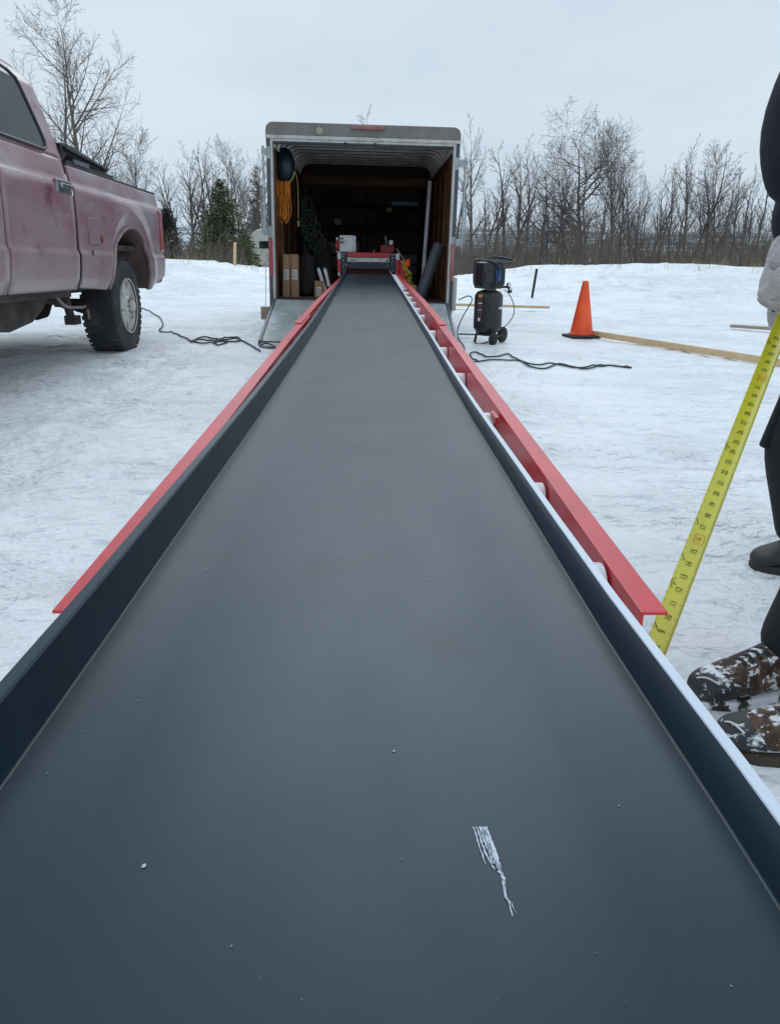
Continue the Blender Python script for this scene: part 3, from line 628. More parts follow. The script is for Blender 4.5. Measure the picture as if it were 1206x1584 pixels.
def machine():
    Y0 = 10.58; r = empty('roll_forming_machine', (-.05, Y0, .41))
    def B(n, m, a, b, par=None, bev=.004):
        o = Vector((-.05, Y0, .41)); mb = MB(); mb.box(Vector(a) - o, Vector(b) - o); return mb.build(n, m, par or r, bevel=bev)
    B('base_frame', 'redd', (-.46, Y0 + .06, .42), (.36, Y0 + 2.2, .62))
    B('housing', 'redd', (-.44, Y0 + .10, .621), (.35, Y0 + 2.15, .80))
    for x in (-.42, .32):
        for y in (.12, 1.95): B('foot', 'black', (x - .03, Y0 + y, .40), (x + .03, Y0 + y + .06, .4199))
    B('entry_plate', 'plate', (-.40, Y0 - .012, .745), (.30, Y0, .835))
    B('cross_bar', 'red', (-.345, Y0 - .03, .895), (.215, Y0 + .05, .952))
    B('sticker_plate', 'white', (-.345, Y0 - .008, .836), (.205, Y0 + .012, .894), bev=.002)
    for x, n in ((-.425, -1), (.215, 1)):
        B('side_plate', 'plate', (x, Y0 - .036, .70), (x + .075, Y0 - .0121, .945))
        xx = -.475 if n < 0 else .291
        B('corner_bracket', 'white', (xx, Y0 - .03, .865), (xx + .048, Y0 + .03, .948))
        B('side_rail', 'red', (xx, Y0 - .02, .70), (xx + .045, Y0 + .6, .864))
        B('lower_bracket', 'steel', (xx + .002, Y0 - .034, .652), (xx + .043, Y0 + .02, .699))
    B('guard', 'red', (.34, Y0 + .0, .52), (.43, Y0 + 1.2, .86))
    k = .001
    for (x, z) in [(-.40, .93), (-.37, .93), (-.40, .90), (-.40, .85), (-.40, .77), (-.36, .795), (.235, .93), (.265, .93), (.25, .89), (.25, .85), (.25, .72), (.185, .795)]:
        mb = MB(); mb.lathe([(.001, -.012), (.0075, -.011), (.009, 0), (.009, .004)], (x + .05, -.041, z - .41), 'Y', 10); mb.build('bolt', 'steel', r, sm=True)
    for x in (-.26, -.07, .10):
        mb = MB(); mb.lathe([(.001, -.010), (.0065, -.009), (.008, 0), (.008, .004)], (x + .05, -.016, .828 - .41), 'Y', 10); mb.build('bolt', 'steel', r, sm=True)
    # pictogram stickers on the plate: dark triangle and dark figure
    mb = MB(); mb.add([(-.285 + .05, -.0095, .845 - .41), (-.255 + .05, -.0095, .845 - .41), (-.268 + .05, -.0095, .872 - .41)], [(0, 1, 2)])
    mb.add([(-.31 + .05, -.0095, .848 - .41), (-.295 + .05, -.0095, .848 - .41), (-.293 + .05, -.0095, .866 - .41), (-.305 + .05, -.0095, .87 - .41)], [(0, 1, 2, 3)])
    mb.add([(.155 + .05, -.0095, .845 - .41), (.195 + .05, -.0095, .845 - .41), (.18 + .05, -.0095, .875 - .41)], [(0, 1, 2)]); mb.build('sticker', 'ink', r)
    for x in (-.235, .10): B('seam', 'hose', (x, Y0 - .0095, .837), (x + .004, Y0 - .0081, .893), bev=0)
    # control box
    cb = B('control_box', 'white', (-.445, Y0 - .02, .965), (-.265, Y0 + .16, 1.163), bev=.006)
    B('box_door', 'white', (-.24 - .024, Y0 + .0, .970), (-.262 + .028, Y0 + .15, 1.158), cb)
    B('box_shelf', 'steel', (-.50, Y0 - .03, .953), (-.23, Y0 + .17, .964))
    for x, z in ((-.425, 1.125), (-.405, 1.125), (-.425, 1.078), (-.402, 1.078)):
        mb = MB(); mb.lathe([(.009, -.03), (.010, -.026), (.010, 0)], (x + .05, -.0195, z - .41), 'Y', 14); mb.build('button', 'black', cb, sm=True)
    mb = MB(); mb.box((-.385 + .05, -.0215, 1.075 - .41), (-.365 + .05, -.0201, 1.09 - .41)); mb.build('sticker', 'yellow', cb)
    sb = B('stop_button_box', 'redd', (-.492, Y0 - .02, .975), (-.447, Y0 + .06, 1.10))
    mb = MB(); mb.lathe([(.001, -.035), (.020, -.032), (.024, -.022), (.022, -.012), (.010, -.010), (.010, 0)], (-.43 + .05 + -.05, -.021, 1.03 - .41), 'Y', 20); mb.build('button', 'red', sb, sm=True)
    B('switch', 'steel', (-.492, Y0 - .01, 1.101), (-.462, Y0 + .05, 1.135), sb)
    # right hand gearbox, coupling
    B('gearbox', 'redd', (.09, Y0 + .2, .953), (.27, Y0 + .5, 1.05))
    B('bracket', 'white', (.205, Y0 + .16, 1.055), (.255, Y0 + .22, 1.11)); B('stop_post', 'steel', (.0, Y0 + .16, .953), (.012, Y0 + .175, .99))
    mb = MB(); mb.tube([(.15 + .05, .2, .75), (.165 + .05, .2, .70), (.17 + .05, .2, .65), (.14 + .05, .22, .63)], .012, 8); mb.build('lever', 'steel', r, sm=True)
    mb = MB(); mb.tube([(.30 + .05, .1, .60), (.40 + .05, .05, .46), (.45 + .05, -.02, .33)], .006, 6); mb.tube([(.31 + .05, .02, .49), (.42 + .05, -.05, .38), (.50 + .05, -.05, .28)], .006, 6); mb.build('tie_bar', 'wood', r, sm=True)
    tag(r, 'red and grey roll forming machine with a white control box inside the trailer', 'machine')
machine()

# ------------------------------------------------------------------ cargo trailer
TR = empty('cargo_trailer', (-.147, 9.65, .40), (0, radians(.75), 0))
def TB(n, m, a, b, par=None, bev=.003):
    mb = MB(); mb.box(a, b); return mb.build(n, m, par or TR, bevel=bev)
def trailer():
    Lt = 3.75; hw = 1.11; top = 1.93; ow = 1.035; ot = 1.74
    # outer shell: rounded top section swept along y as a thin shell (side skins + roof)
    def prof(w, t, rad, bot=-.22):
        p = [(-w, bot), (-w, t - rad)] + [(-w + rad - rad * cos(a), t - rad + rad * sin(a)) for a in [pi / 2 * i / 6 for i in range(1, 7)]]
        p += [(w - rad + rad * sin(a), t - rad + rad * cos(a)) for a in [pi / 2 * i / 6 for i in range(0, 7)]] + [(w, bot)]
        return p
    b = MB(); o_ = prof(hw, top, .09)
    b.rings([[Vector((x, y, z)) for x, z in o_] for y in (.02, Lt)], close=False, cap=False)
    b.build('outer_skin', 'tskin', TR, sm=True, solid=.012)
    # rear header cap between z 1.785 and the rounded top
    cap = [(-hw - .004, 1.80)] + [(x, z) for x, z in prof(hw + .004, top + .006, .085) if z > 1.80] + [(hw + .004, 1.80)]
    b = MB(); b.prism(cap, lambda p: Vector((p[0], -.03, p[1])), lambda p: Vector((p[0], .055, p[1]))); fixnormals(b.build('header_cap', 'tcap', TR, bevel=.008))
    TB('drip_strip', 'ttrim', (-hw - .006, -.042, 1.762), (hw + .006, .05, 1.799))
    # rear frame: side posts (dark) and pale door trim
    for s in (-1, 1):
        a, c = (-hw, -ow - .03) if s < 0 else (ow + .03, hw)
        TB('corner_post', 'tskin', (a, -.022, -.25), (c, .07, 1.7615))
        a, c = (-ow - .0295, -ow) if s < 0 else (ow, ow + .0295)
        TB('door_trim', 'ttrim', (a, -.034, -.02), (c, .07, 1.735))
        x = -hw + .03 if s < 0 else hw - .03
        tl = TB('tail_light', 'lensd' if s > 0 else 'lens', (x - .024, -.040, .26), (x + .024, -.0225, .68), bev=.006)
    TB('door_trim', 'ttrim', (-ow - .0295, -.034, 1.7351), (ow + .0295, .07, 1.7612))
    TB('header_beam', 'tskin', (-ow - .0295, .071, 1.72), (ow + .0295, .12, 1.7612))
    TB('marker_light', 'lensd', (-.15, -.055, 1.878), (.235, -.0301, 1.922), bev=.008)
    b = MB(); b.lathe([(.001, -.03), (.03, -.028), (.043, -.012), (.045, 0)], (-.50, -.03, 1.845), 'Y', 20); b.build('dome_light', 'tdome', TR, sm=True)
    for x in (-.22, .12): TB('latch', 'black', (x, -.046, 1.72), (x + .03, -.0345, 1.745))
    # floor, inside lining
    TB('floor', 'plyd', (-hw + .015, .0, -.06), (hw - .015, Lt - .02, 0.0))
    TB('rear_sill', 'tskin', (-hw, -.03, -.16), (hw, .0, -.002))
    TB('undercarriage', 'under', (-.9, .25, -.16), (.9, Lt - .1, -.061))
    for s in (-1, 1):
        a, c = (-hw + .02, -ow - .02) if s < 0 else (ow + .02, hw - .02)
        TB('wall_lining', 'ply', (a, .07, .0), (c, Lt - .04, 1.70))
        for y in (.9, 1.75, 2.6):
            x = -ow - .02 if s < 0 else ow + .0; TB('wall_batten', 'ply', (x, y, .0), (x + .02, y + .05, 1.55))
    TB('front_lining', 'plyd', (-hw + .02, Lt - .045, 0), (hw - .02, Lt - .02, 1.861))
    b = MB(); b.prism(prof(hw - .013, top - .013, .08), lambda p: Vector((p[0], Lt - .018, p[1])), lambda p: Vector((p[0], Lt + .004, p[1]))); fixnormals(b.build('front_wall', 'tskin', TR))
    TB('front_beam', 'ply', (-ow, Lt - .075, 1.56), (ow, Lt - .046, 1.69))
    # ceiling: skin + curved roof bows
    TB('ceiling', 'ceild', (-hw + .02, .1, 1.862), (hw - .02, Lt - .03, 1.868))
    y = .12; k = 0
    while y < Lt - .1:
        pr = []
        R_ = .16
        for (w, t) in ((ow + .015, 1.861), (ow - .012, 1.834)):
            q = [(-w, t - R_)] + [(-w + R_ - R_ * cos(a), t - R_ + R_ * sin(a)) for a in [pi / 2 * i / 5 for i in range(1, 6)]] + [(w - R_ + R_ * sin(a), t - R_ + R_ * cos(a)) for a in [pi / 2 * i / 5 for i in range(0, 6)]]
            pr.append(q)
        b = MB(); R4 = []
        n = len(pr[0])
        R4 = [[Vector((pr[0][i][0], y, pr[0][i][1])), Vector((pr[0][i][0], y + .07, pr[0][i][1])), Vector((pr[1][i][0], y + .055, pr[1][i][1])), Vector((pr[1][i][0], y + .015, pr[1][i][1]))] for i in range(n)]
        b.rings(R4); fixnormals(b.build('roof_bow', 'ceil', TR, sm=True)); y += .36
    # lock bars on both sides
    for s, x in ((-1, -1.143), (1, 1.18)):
        z0, z1 = (.72, 1.68) if s < 0 else (.66, 1.62)
        b = MB(); b.tube([(x, -.05, z0), (x, -.05, z1)], .016, 10); b.tube([(x + .035 * s, -.03, z0 + .02), (x + .035 * s, -.03, z0 + .55)], .008, 8); lb = b.build('lock_bar', 'galv', TR, sm=True)
        for z in (z0 + .04, z1 - .06):
            xa, xb = sorted((s * (hw + .001), x + s * .02)); b = MB(); b.box((xa, -.06, z - .04), (xb, -.02, z + .035)); b.box((min(s * (hw - .05), s * hw), -.03, z - .07), (max(s * (hw - .05), s * hw), -.0225, z + .06)); b.build('bracket', 'galv', lb, bevel=.003)
    TB('stabiliser_jack', 'woodd', (-hw - .11, -.05, -.25), (-hw - .001, .05, -.10), bev=.008)
    b = MB(); b.tube([(-hw - .05, -.03, -.09), (-hw - .035, -.03, .45)], .0035, 6); b.tube([(-hw - .06, -.03, -.25), (-hw - .08, -.10, -.40)], .004, 6); b.build('ramp_cable', 'steel', TR)
    # fenders and wheels
    for s in (-1, 1):
        b = MB(); n = 14; R1 = []
        for i in range(n + 1):
            a = pi * i / n; yy = 1.7 - .62 * cos(a); zz = -.12 + .48 * sin(a) ** .7
            xa, xb = s * hw, s * (hw + (.13 if s > 0 else .02)); R1.append([Vector((xa, yy, zz)), Vector((xb, yy, zz)), Vector((xb, yy, zz - .09)), Vector((xb - s * .006, yy, zz - .09)), Vector((xb - s * .006, yy, zz - .008)), Vector((xa, yy, zz - .008))])
        b.rings(R1); fixnormals(b.build('fender', 'offwhite', TR, sm=True))
        b = MB(); b.lathe([(.12, -.08), (.28, -.09), (.31, -.07), (.315, 0), (.31, .07), (.28, .09), (.12, .08)], (s * (hw - .12 if s < 0 else hw + .02), 1.7, -.10), 'X', 28)
        w = b.build('wheel', 'tyre', TR, sm=True)
    TB('guard_rail', 'offwhite', (hw + .002, .35, -.12), (hw + .09, .42, .29), bev=.02)
    tag(TR, 'enclosed cargo trailer with its rear ramp down, open and full of gear', 'trailer')
    # ramp
    rp = MB(); A = [(-1.03, -.005, -.01), (1.03, -.005, -.01)]; 
    y1, z1 = -1.50, -.372
    def ramp_sheet(xa, xb, t, u0, u1, zo):
        p = lambda x, u, d: Vector((x, -.034 + (y1 + .034) * u, -.01 + (z1 + .01) * u + d))
        rp_ = MB(); rp_.add([p(xa, u0, zo), p(xb, u0, zo), p(xb, u1, zo), p(xa, u1, zo), p(xa, u0, zo - t), p(xb, u0, zo - t), p(xb, u1, zo - t), p(xa, u1, zo - t)],
            [(0, 3, 2, 1), (4, 5, 6, 7), (0, 1, 5, 4), (1, 2, 6, 5), (2, 3, 7, 6), (3, 0, 4, 7)]); return rp_
    rd = ramp_sheet(-1.03, 1.03, .03, 0, .93, 0); ro = fixnormals(rd.build('ramp', 'galv', TR, bevel=.004))
    for s in (-1, 1):
        xa, xb = (-1.062, -1.0305) if s < 0 else (1.0305, 1.062)
        fixnormals(ramp_sheet(xa, xb, .055, .0, .95, .012).build('ramp_edge', 'tskin', ro, bevel=.003))
    fixnormals(ramp_sheet(-1.03, 1.03, .012, .935, 1.02, -.004).build('ramp_flap', 'galv', ro, bevel=.002))
    rb = MB()
    for s in (-1, 1): rb.tube([TR_p(s * 1.02, .93, .01), TR_p(s * 1.02, .99, .02), TR_p(s * .8, .99, .02)], .008, 6)
    rb.build('ramp_loop', 'black', ro)
def TR_p(x, u, d): return Vector((x, -.034 + (-1.466) * u, -.01 - .362 * u + d))
trailer()

# ------------------------------------------------------------------ things inside the trailer
FZ = .40
def inside():
    # hanging reel + orange cord
    r = empty('blue_reel', (-1.10, 10.22, 1.95)); b = MB()
    b.lathe([(.001, -.09), (.07, -.085), (.125, -.05), (.150, .0), (.152, .04), (.12, .05)], (0, 0, 0), 'Y', 28); o = b.build('shell', 'navy', r, sm=True); o.scale = (.86, 1, 1.35)
    b = MB(); n = 16; b.tube([(.155 * .86 * sin(a), .0, -.155 * 1.35 * cos(a)) for a in [-1.25 + 2.5 * i / n for i in range(n + 1)]], .010, 8); b.build('rim', 'lime', r, sm=True)
    tag(r, 'dark blue rounded shell with a lime rim hanging in the upper left of the trailer', 'cord holder')
    b = MB(); rnd = random.Random(2)
    for k in range(9):
        x0 = -1.185 + .018 * k; zb = 1.28 + .10 * rnd.random(); w = .018 + .06 * rnd.random(); y = 10.13 + .07 * rnd.random()
        c_ = x0 * .55 + -1.11 * .45
        b.tube(spline([(x0, y, 1.77), (x0 - .004, y - .01, 1.6), (c_ - w * .7, y - .015, 1.42), (c_, y - .02, zb), (c_ + w * .7, y - .01, 1.42), (x0 + .012, y, 1.6), (x0 + .008, y, 1.77)], 5), .0048, 6)
    tag(b.build('extension_cord', 'orange', sm='all'), 'bright orange extension cord coiled and hanging on the left trailer wall', 'cord')
    b = MB(); b.tube(spline([(-1.0, 10.4, 1.95), (-.96, 10.4, 1.8), (-.955, 10.4, 1.55), (-.96, 10.4, 1.35)], 5), .008, 6); b.lathe([(.003, 0), (.016, .01), (.016, .07), (.004, .08)], (-.96, 10.4, 1.25), 'Z', 10)
    tag(b.build('tan_rope', 'straw', sm='all'), 'thin tan cord with a white plug hanging beside the orange cord', 'cord')
    # boxes
    for (x0, x1, zt, lab, tl) in ((-1.145, -1.055, .92, 'tall narrow cardboard box with a white label, nearest the left trailer wall', .03), (-1.04, -.945, .92, 'tall narrow cardboard box with a white label, second from the left trailer wall', .01)):
        r = empty('cardboard_box', ((x0 + x1) / 2, 10.05, FZ + .002), (0, tl, 0)); w = (x1 - x0) / 2
        b = MB(); b.box((-w, 0, 0), (w, .12, zt - FZ)); b.build('carton', 'card', r, bevel=.003)
        b = MB(); b.box((-w * .65, -.002, .22), (w * .65, -.0005, .34)); l = b.build('label_sticker', 'label', r)
        b = MB()
        for k in range(5): b.box((-w * .45, -.0032, .235 + k * .02), (w * (.45 if k % 2 else .2), -.0022, .243 + k * .02))
        b.build('print', 'ink', l)
        b = MB(); b.box((-w * .15, -.0012, .36), (w * .15, -.0004, zt - FZ - .01)); b.build('packing_tape', 'woodd', r); tag(r, lab, 'box')
    r = empty('cardboard_box', (-.69, 10.12, FZ + .002), (0, .02, .1)); b = MB(); b.box((-.06, 0, 0), (.06, .25, .20)); b.build('carton', 'card', r, bevel=.003)
    b = MB(); b.box((-.03, -.002, .03), (.02, -.0005, .13)); l = b.build('label_sticker', 'label', r); b = MB(); 
    for k in range(4): b.box((-.022, -.0032, .045 + k * .02), (.012, -.0022, .053 + k * .02))
    b.build('print', 'ink', l); tag(r, 'small low cardboard box beside the red rail inside the trailer', 'box')
    # dark coats / bags
    rnd = random.Random(5)
    for i, (x, y, w, h, lab) in enumerate(((-.86, 10.35, .13, .52, 'tall black duffel bag leaning beside the cardboard boxes'), (-.70, 10.75, .17, .72, 'black bundle of work clothes in the left middle of the trailer'))):
        n = 20; R_ = []
        for j in range(11):
            t = j / 10; z = FZ + .004 + h * t; s = (1 - .35 * t * t) * (.6 if j in (0, 10) else 1)
            R_.append([Vector((x + w * s * cos(2 * pi * k / n) * (1 + .14 * noise.noise(Vector((k * .8, t * 4, i)))), y + .12 * s * sin(2 * pi * k / n) * (1 + .2 * noise.noise(Vector((k * .9, t * 5, i + 5)))), z)) for k in range(n)])
        b = MB(); b.rings(R_); tag(fixnormals(b.build('duffel_bag' if i == 0 else 'clothes_bundle', 'dark', sm=True)), lab, 'bag' if i == 0 else 'clothes')
    b = MB(); b.tube([(-.87, 10.2, .48), (-.84, 10.2, .50), (-.82, 10.2, .42)], .006, 6)
    # hung cables
    b = MB()
    for k in range(9):
        x0 = -.90 + .012 * k; pts = [(x0, 10.55, 1.62)]; z = 1.62; x = x0
        while z > .9: z -= .10; x += rnd.uniform(-.035, .05); pts.append((x, 10.5 + rnd.uniform(-.05, .05), z))
        b.tube(spline(pts, 4), .008, 6)
    for k in range(7):
        c_ = Vector((-.80 + rnd.uniform(-.05, .10), 10.45, 1.02 + .09 * k * .6)); rad = rnd.uniform(.06, .12)
        b.tube([c_ + Vector((rad * cos(a), rnd.uniform(-.01, .01), rad * 1.2 * sin(a))) for a in [i * 2 * pi / 18 for i in range(19)]], .008, 6, cap=False)
    tag(b.build('air_hoses', mat('dark green hose', (.012, .016, .014), .7), sm='all'), 'dark tangled hoses hanging in loops inside the left of the trailer', 'hoses')
    b = MB(); b.tube([(-.88, 10.58, .42), (-.885, 10.58, 1.75)], .018, 8); tag(b.build('hanger_pole', 'blackm', sm='all'), 'black upright pole behind the tangled hoses', 'pole')
    # white tubes
    for (x0, x1, zt, lab, capc) in ((-.715, -.60, .80, 'longer white tube with a black cap leaning inside the trailer', 1), (-.63, -.545, .80, 'shorter white tube with a red lower end leaning inside the trailer', 0)):
        r = empty('caulk_tube', (x1, 10.28, FZ + .01)); d = Vector((x0 - x1, .0, zt - FZ - .04)); L_ = d.length
        b = MB(); b.tube([Vector((0, 0, 0.0)), d * .96], .022, 14); b.build('tube', 'white', r, sm=True)
        b = MB(); b.tube([d * .961, d * 1.03], .026, 14); b.build('cap', 'black', r, sm=True)
        if not capc: b = MB(); b.tube([d * .02, d * .35], .0235, 14); b.build('sleeve', 'redd', r, sm=True)
        tag(r, lab, 'tube')
    # leaning grey pipe
    r = empty('grey_pipe', (.60, 10.2, FZ + .01)); d = Vector((.235, .05, .66)).normalized()
    b = MB(); L_ = .70; w = .075
    b.tube([d * (L_ * k / 8) for k in range(9)], .078, 22); b.build('tube', 'pipe', r, sm=True)
    for t in (.30, .55): b = MB(); b.tube([d * (L_ * t), d * (L_ * t + .012)], .0815, 22); b.build('collar', 'hose', r, sm=True)
    tag(r, 'fat grey ribbed pipe leaning against the right trailer wall', 'pipe')
    # chain hoist, orange and yellow
    b = MB(); rnd = random.Random(8)
    for k in range(26):
        c_ = Vector((.40 + .10 * (k / 26) + rnd.uniform(-.03, .03), 10.15 + rnd.uniform(0, .1), .50 + .34 * (1 - k / 26) + rnd.uniform(-.02, .02))); a = rnd.uniform(0, pi)
        u = Vector((cos(a), .3, sin(a))).normalized(); v = u.cross(Vector((0, 1, .3))).normalized()
        b.tube([c_ + u * .022 * cos(t) + v * .013 * sin(t) for t in [i * 2 * pi / 8 for i in range(9)]], .0045, 5, cap=False)
    r = empty('chain_hoist', (0, 0, 0)); b.build('chain', 'yellow', r, sm='all')
    b = MB(); b.lathe([(.001, 0), (.03, .01), (.035, .06), (.02, .10), (.001, .11)], (.44, 10.3, .78), 'Z', 14); b.build('hook_block', 'cone', r, sm=True)
    b = MB(); b.box((.42, 10.25, FZ + .003), (.56, 10.37, FZ + .16)); b.build('chain_bucket', 'woodd', r, bevel=.01)
    tag(r, 'yellow chain hoist with an orange block heaped beside the machine', 'chain hoist')
    # right side pole
    b = MB(); b.beam((.665, 10.95, FZ + .01), (.748, 11.1, 1.87), .045, .03, up=(0, 1, 0)); tag(b.build('white_pole', 'white', bevel=.004), 'long whitish strip standing inside the trailer near the right wall', 'strip')
    # shelves along the front wall
    r = empty('shelving_unit', (-.1, 13.1, FZ + .002)); b = MB()
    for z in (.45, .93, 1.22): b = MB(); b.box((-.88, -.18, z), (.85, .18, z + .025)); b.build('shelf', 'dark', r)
    for x in (-.90, -.02, .86):
        for y in (-.18, .15): b = MB(); b.box((x, y, 0), (x + .03, y + .03, 1.50)); b.build('upright', 'dark', r)
    tag(r, 'dark steel shelving across the front wall inside the trailer', 'shelving')
    zs = FZ + .002
    def item(n, m, a, bb, lab, cat): b = MB(); b.box(a, bb); o = b.build(n, m, bevel=.006); tag(o, lab, cat)
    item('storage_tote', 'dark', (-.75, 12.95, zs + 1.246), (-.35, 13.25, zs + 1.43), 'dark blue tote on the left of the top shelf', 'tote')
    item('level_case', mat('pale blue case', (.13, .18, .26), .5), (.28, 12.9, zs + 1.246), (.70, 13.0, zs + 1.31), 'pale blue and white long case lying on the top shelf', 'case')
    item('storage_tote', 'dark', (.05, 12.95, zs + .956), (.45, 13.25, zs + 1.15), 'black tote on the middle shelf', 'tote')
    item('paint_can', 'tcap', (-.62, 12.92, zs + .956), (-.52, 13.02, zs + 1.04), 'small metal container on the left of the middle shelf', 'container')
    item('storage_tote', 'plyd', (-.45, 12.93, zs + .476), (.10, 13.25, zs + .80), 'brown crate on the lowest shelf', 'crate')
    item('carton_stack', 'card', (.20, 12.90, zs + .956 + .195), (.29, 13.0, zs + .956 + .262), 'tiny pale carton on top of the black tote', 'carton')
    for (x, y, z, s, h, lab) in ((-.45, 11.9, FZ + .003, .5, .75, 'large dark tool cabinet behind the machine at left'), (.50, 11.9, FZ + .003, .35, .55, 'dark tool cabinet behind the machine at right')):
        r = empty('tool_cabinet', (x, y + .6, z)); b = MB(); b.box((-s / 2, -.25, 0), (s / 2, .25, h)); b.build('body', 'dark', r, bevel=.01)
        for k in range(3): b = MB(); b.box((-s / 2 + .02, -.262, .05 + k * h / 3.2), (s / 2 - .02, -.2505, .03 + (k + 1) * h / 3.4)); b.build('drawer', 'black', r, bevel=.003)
        tag(r, lab, 'tool cabinet')
inside()

# ------------------------------------------------------------------ pickup truck
def truck():
    r = empty('pickup_truck', (-2.40, 8.0, 0), (radians(-1.32), 0, 0))
    XS = [(.50, -.09), (.62, -.045), (.70, -.012), (.80, .002), (.895, .010), (.93, -.008), (1.0, -.006), (1.15, 0), (1.36, .0), (1.41, -.010), (1.44, -.034), (1.60, -.062), (2.1, -.19), (2.18, -.25), (2.25, -.36), (2.28, -.50)]
    def X(z): return lerp(XS, z)
    def side(ya, yb, zb, zt, step=.03, rows=44, mir=False, name='panel', m='paint', par=None, bulge=None, tb=.5, off=0):
        n = max(2, int((yb - ya) / step)); b = MB(); vs = []
        for i in range(n + 1):
            y = ya + (yb - ya) * i / n; z0 = zb(y); z1 = zt(y)
            for j in range(rows + 1):
                z = z0 + (z1 - z0) * j / rows; x = X(z) + (bulge(y, z) if bulge else 0) + off
                vs.append(Vector((x if not mir else -2.03 - x, y, z)))
        fs = [(i * (rows + 1) + j, (i + 1) * (rows + 1) + j, (i + 1) * (rows + 1) + j + 1, i * (rows + 1) + j + 1) for i in range(n) for j in range(rows)]
        if mir: fs = [tuple(reversed(f)) for f in fs]
        b.add(vs, fs); o = b.build(name, m, par or r, sm='all', solid=.02); return o
    ARF = [(-.64, .60), (-.62, .74), (-.585, .88), (-.50, .99), (-.40, 1.05), (-.26, 1.115), (-.1, 1.155), (.06, 1.165), (.22, 1.15), (.36, 1.10), (.47, 1.0), (.555, .86), (.62, .72), (.655, .58)]
    def bb(y):
        base = lerp([(-1.35, .625), (-.75, .60), (-.66, .63), (.7, .56), (.9, .60), (1.27, .70)], y)
        if -.64 < y < .655: return max(base, lerp(ARF, y))
        return base
    def bt(y): return lerp([(-1.36, 1.575), (1.20, 1.565), (1.27, 1.55)], y)
    def bulge(y, z):   # fender flare around the arch
        d = sqrt((y / .80) ** 2 + ((z - .55) / .80) ** 2); return .035 * max(0, 1 - abs(d - .95) / .28) ** 1.5 if z < 1.4 else 0
    for mir in (False, True):
        bed = side(-1.338, 1.265, bb, bt, mir=mir, name='bed_side', bulge=bulge, rows=56, step=.02)
        # rear door and front door lower
        side(-2.645, -1.412, lambda y: .615 + .0 * y, lambda y: 1.60, mir=mir, name='rear_door', step=.06)
        side(-3.85, -2.675, lambda y: .615, lambda y: 1.60, mir=mir, name='front_door', step=.08)
        fa = lambda y: max(.62, .45 + sqrt(max(0, .62 ** 2 - (y + 4.62) ** 2))) if abs(y + 4.62) < .62 else .62
        side(-5.45, -3.867, fa, lambda y: lerp([(-5.45, 1.30), (-5.2, 1.42), (-3.87, 1.50)], y), mir=mir, name='front_fender', step=.04)
        s = -1 if mir else 1
        mx_ = (lambda x: -2.03 - x) if mir else (lambda x: x)
        # cab upper: solid painted side up to roof with window glass let in
        roofy = [(-3.95, 1.60), (-3.3, 2.10), (-2.9, 2.21), (-2.2, 2.245), (-1.75, 2.235), (-1.58, 2.21), (-1.50, 2.14), (-1.46, 2.0), (-1.435, 1.80), (-1.404, 1.601)]
        side(-3.93, -1.405, lambda y: 1.601, lambda y: max(1.602, lerp(roofy, y)), mir=mir, name='cab_side', step=.03, rows=18)
    X3 = lambda y, z, d=0: Vector((X(z) + d, y, z))
    wins = [[(-1.74, 1.63), (-1.68, 1.648), (-1.655, 1.685), (-1.665, 1.75), (-1.71, 1.88), (-1.76, 2.02), (-1.80, 2.09), (-1.88, 2.125), (-2.2, 2.155), (-2.58, 2.16), (-2.60, 1.63)],
            [(-2.72, 1.63), (-2.70, 2.16), (-2.95, 2.14), (-3.2, 2.06), (-3.72, 1.68), (-3.74, 1.63)]]
    for wn, nm in zip(wins, ('rear_window', 'front_window')):
        # subdivide outline, fill as fan of strips across z so that it follows the tumblehome
        for mir in (False, True):
            f = (lambda v: Vector((-2.03 - v.x, v.y, v.z))) if mir else (lambda v: v)
            zs_ = [1.63 + (2.16 - 1.63) * k / 14 for k in range(15)]; Lp = []; Rp = []
            def span(z):
                c = []
                for (a, b_) in zip(wn, wn[1:] + wn[:1]):
                    if (a[1] - z) * (b_[1] - z) <= 0 and a[1] != b_[1]: c.append(a[0] + (b_[0] - a[0]) * (z - a[1]) / (b_[1] - a[1]))
                return (min(c), max(c)) if c else None
            rows_ = []
            for z in zs_:
                sp = span(min(max(z, 1.6305), 2.1595 if nm == 'front_window' else 2.1585))
                if sp: rows_.append([f(X3(sp[0], z, .006)), f(X3(sp[1], z, .006))])
            b = MB(); b.rings(rows_, close=False, cap=False); g_ = b.build(nm, 'glass', r)
            b = MB(); ol = [f(X3(y, z, .006)) for y, z in wn + wn[:1]]; pts = []
            for a, c in zip(ol, ol[1:]): pts += [a.lerp(c, k / 4) for k in range(4)]
            pts.append(ol[0]); b.tube(pts, .013, 6, cap=False); b.build('window_seal', 'black', g_, sm='all')
    # roof, rear of cab, hood, windscreen
    b = MB(); RR = []
    for (y, z) in [(-3.32, 2.10), (-2.9, 2.21), (-2.2, 2.245), (-1.75, 2.235), (-1.58, 2.21), (-1.50, 2.14), (-1.46, 2.0), (-1.425, 1.80), (-1.39, 1.60)]:
        x0 = X(z); n = 10
        RR.append([Vector((x0 - .004 + (-2.03 - 2 * x0) * k / n, y + .002, z + .05 * sin(pi * k / n) * (1 if z > 2.1 else 0))) for k in range(n + 1)])
    b.rings(RR, close=False, cap=False); b.build('roof', 'paint', r, sm='all', solid=.01)
    b = MB(); b.box((-1.55, -1.412, 1.68), (-.48, -1.40, 2.04)); b.build('back_window', 'glass', r, bevel=.003)
    b = MB(); b.add([(-.12, -3.95, 1.56), (-1.91, -3.95, 1.56), (-1.72, -3.33, 2.08), (-.31, -3.33, 2.08)], [(0, 1, 2, 3)]); b.build('windscreen', 'glass', r)
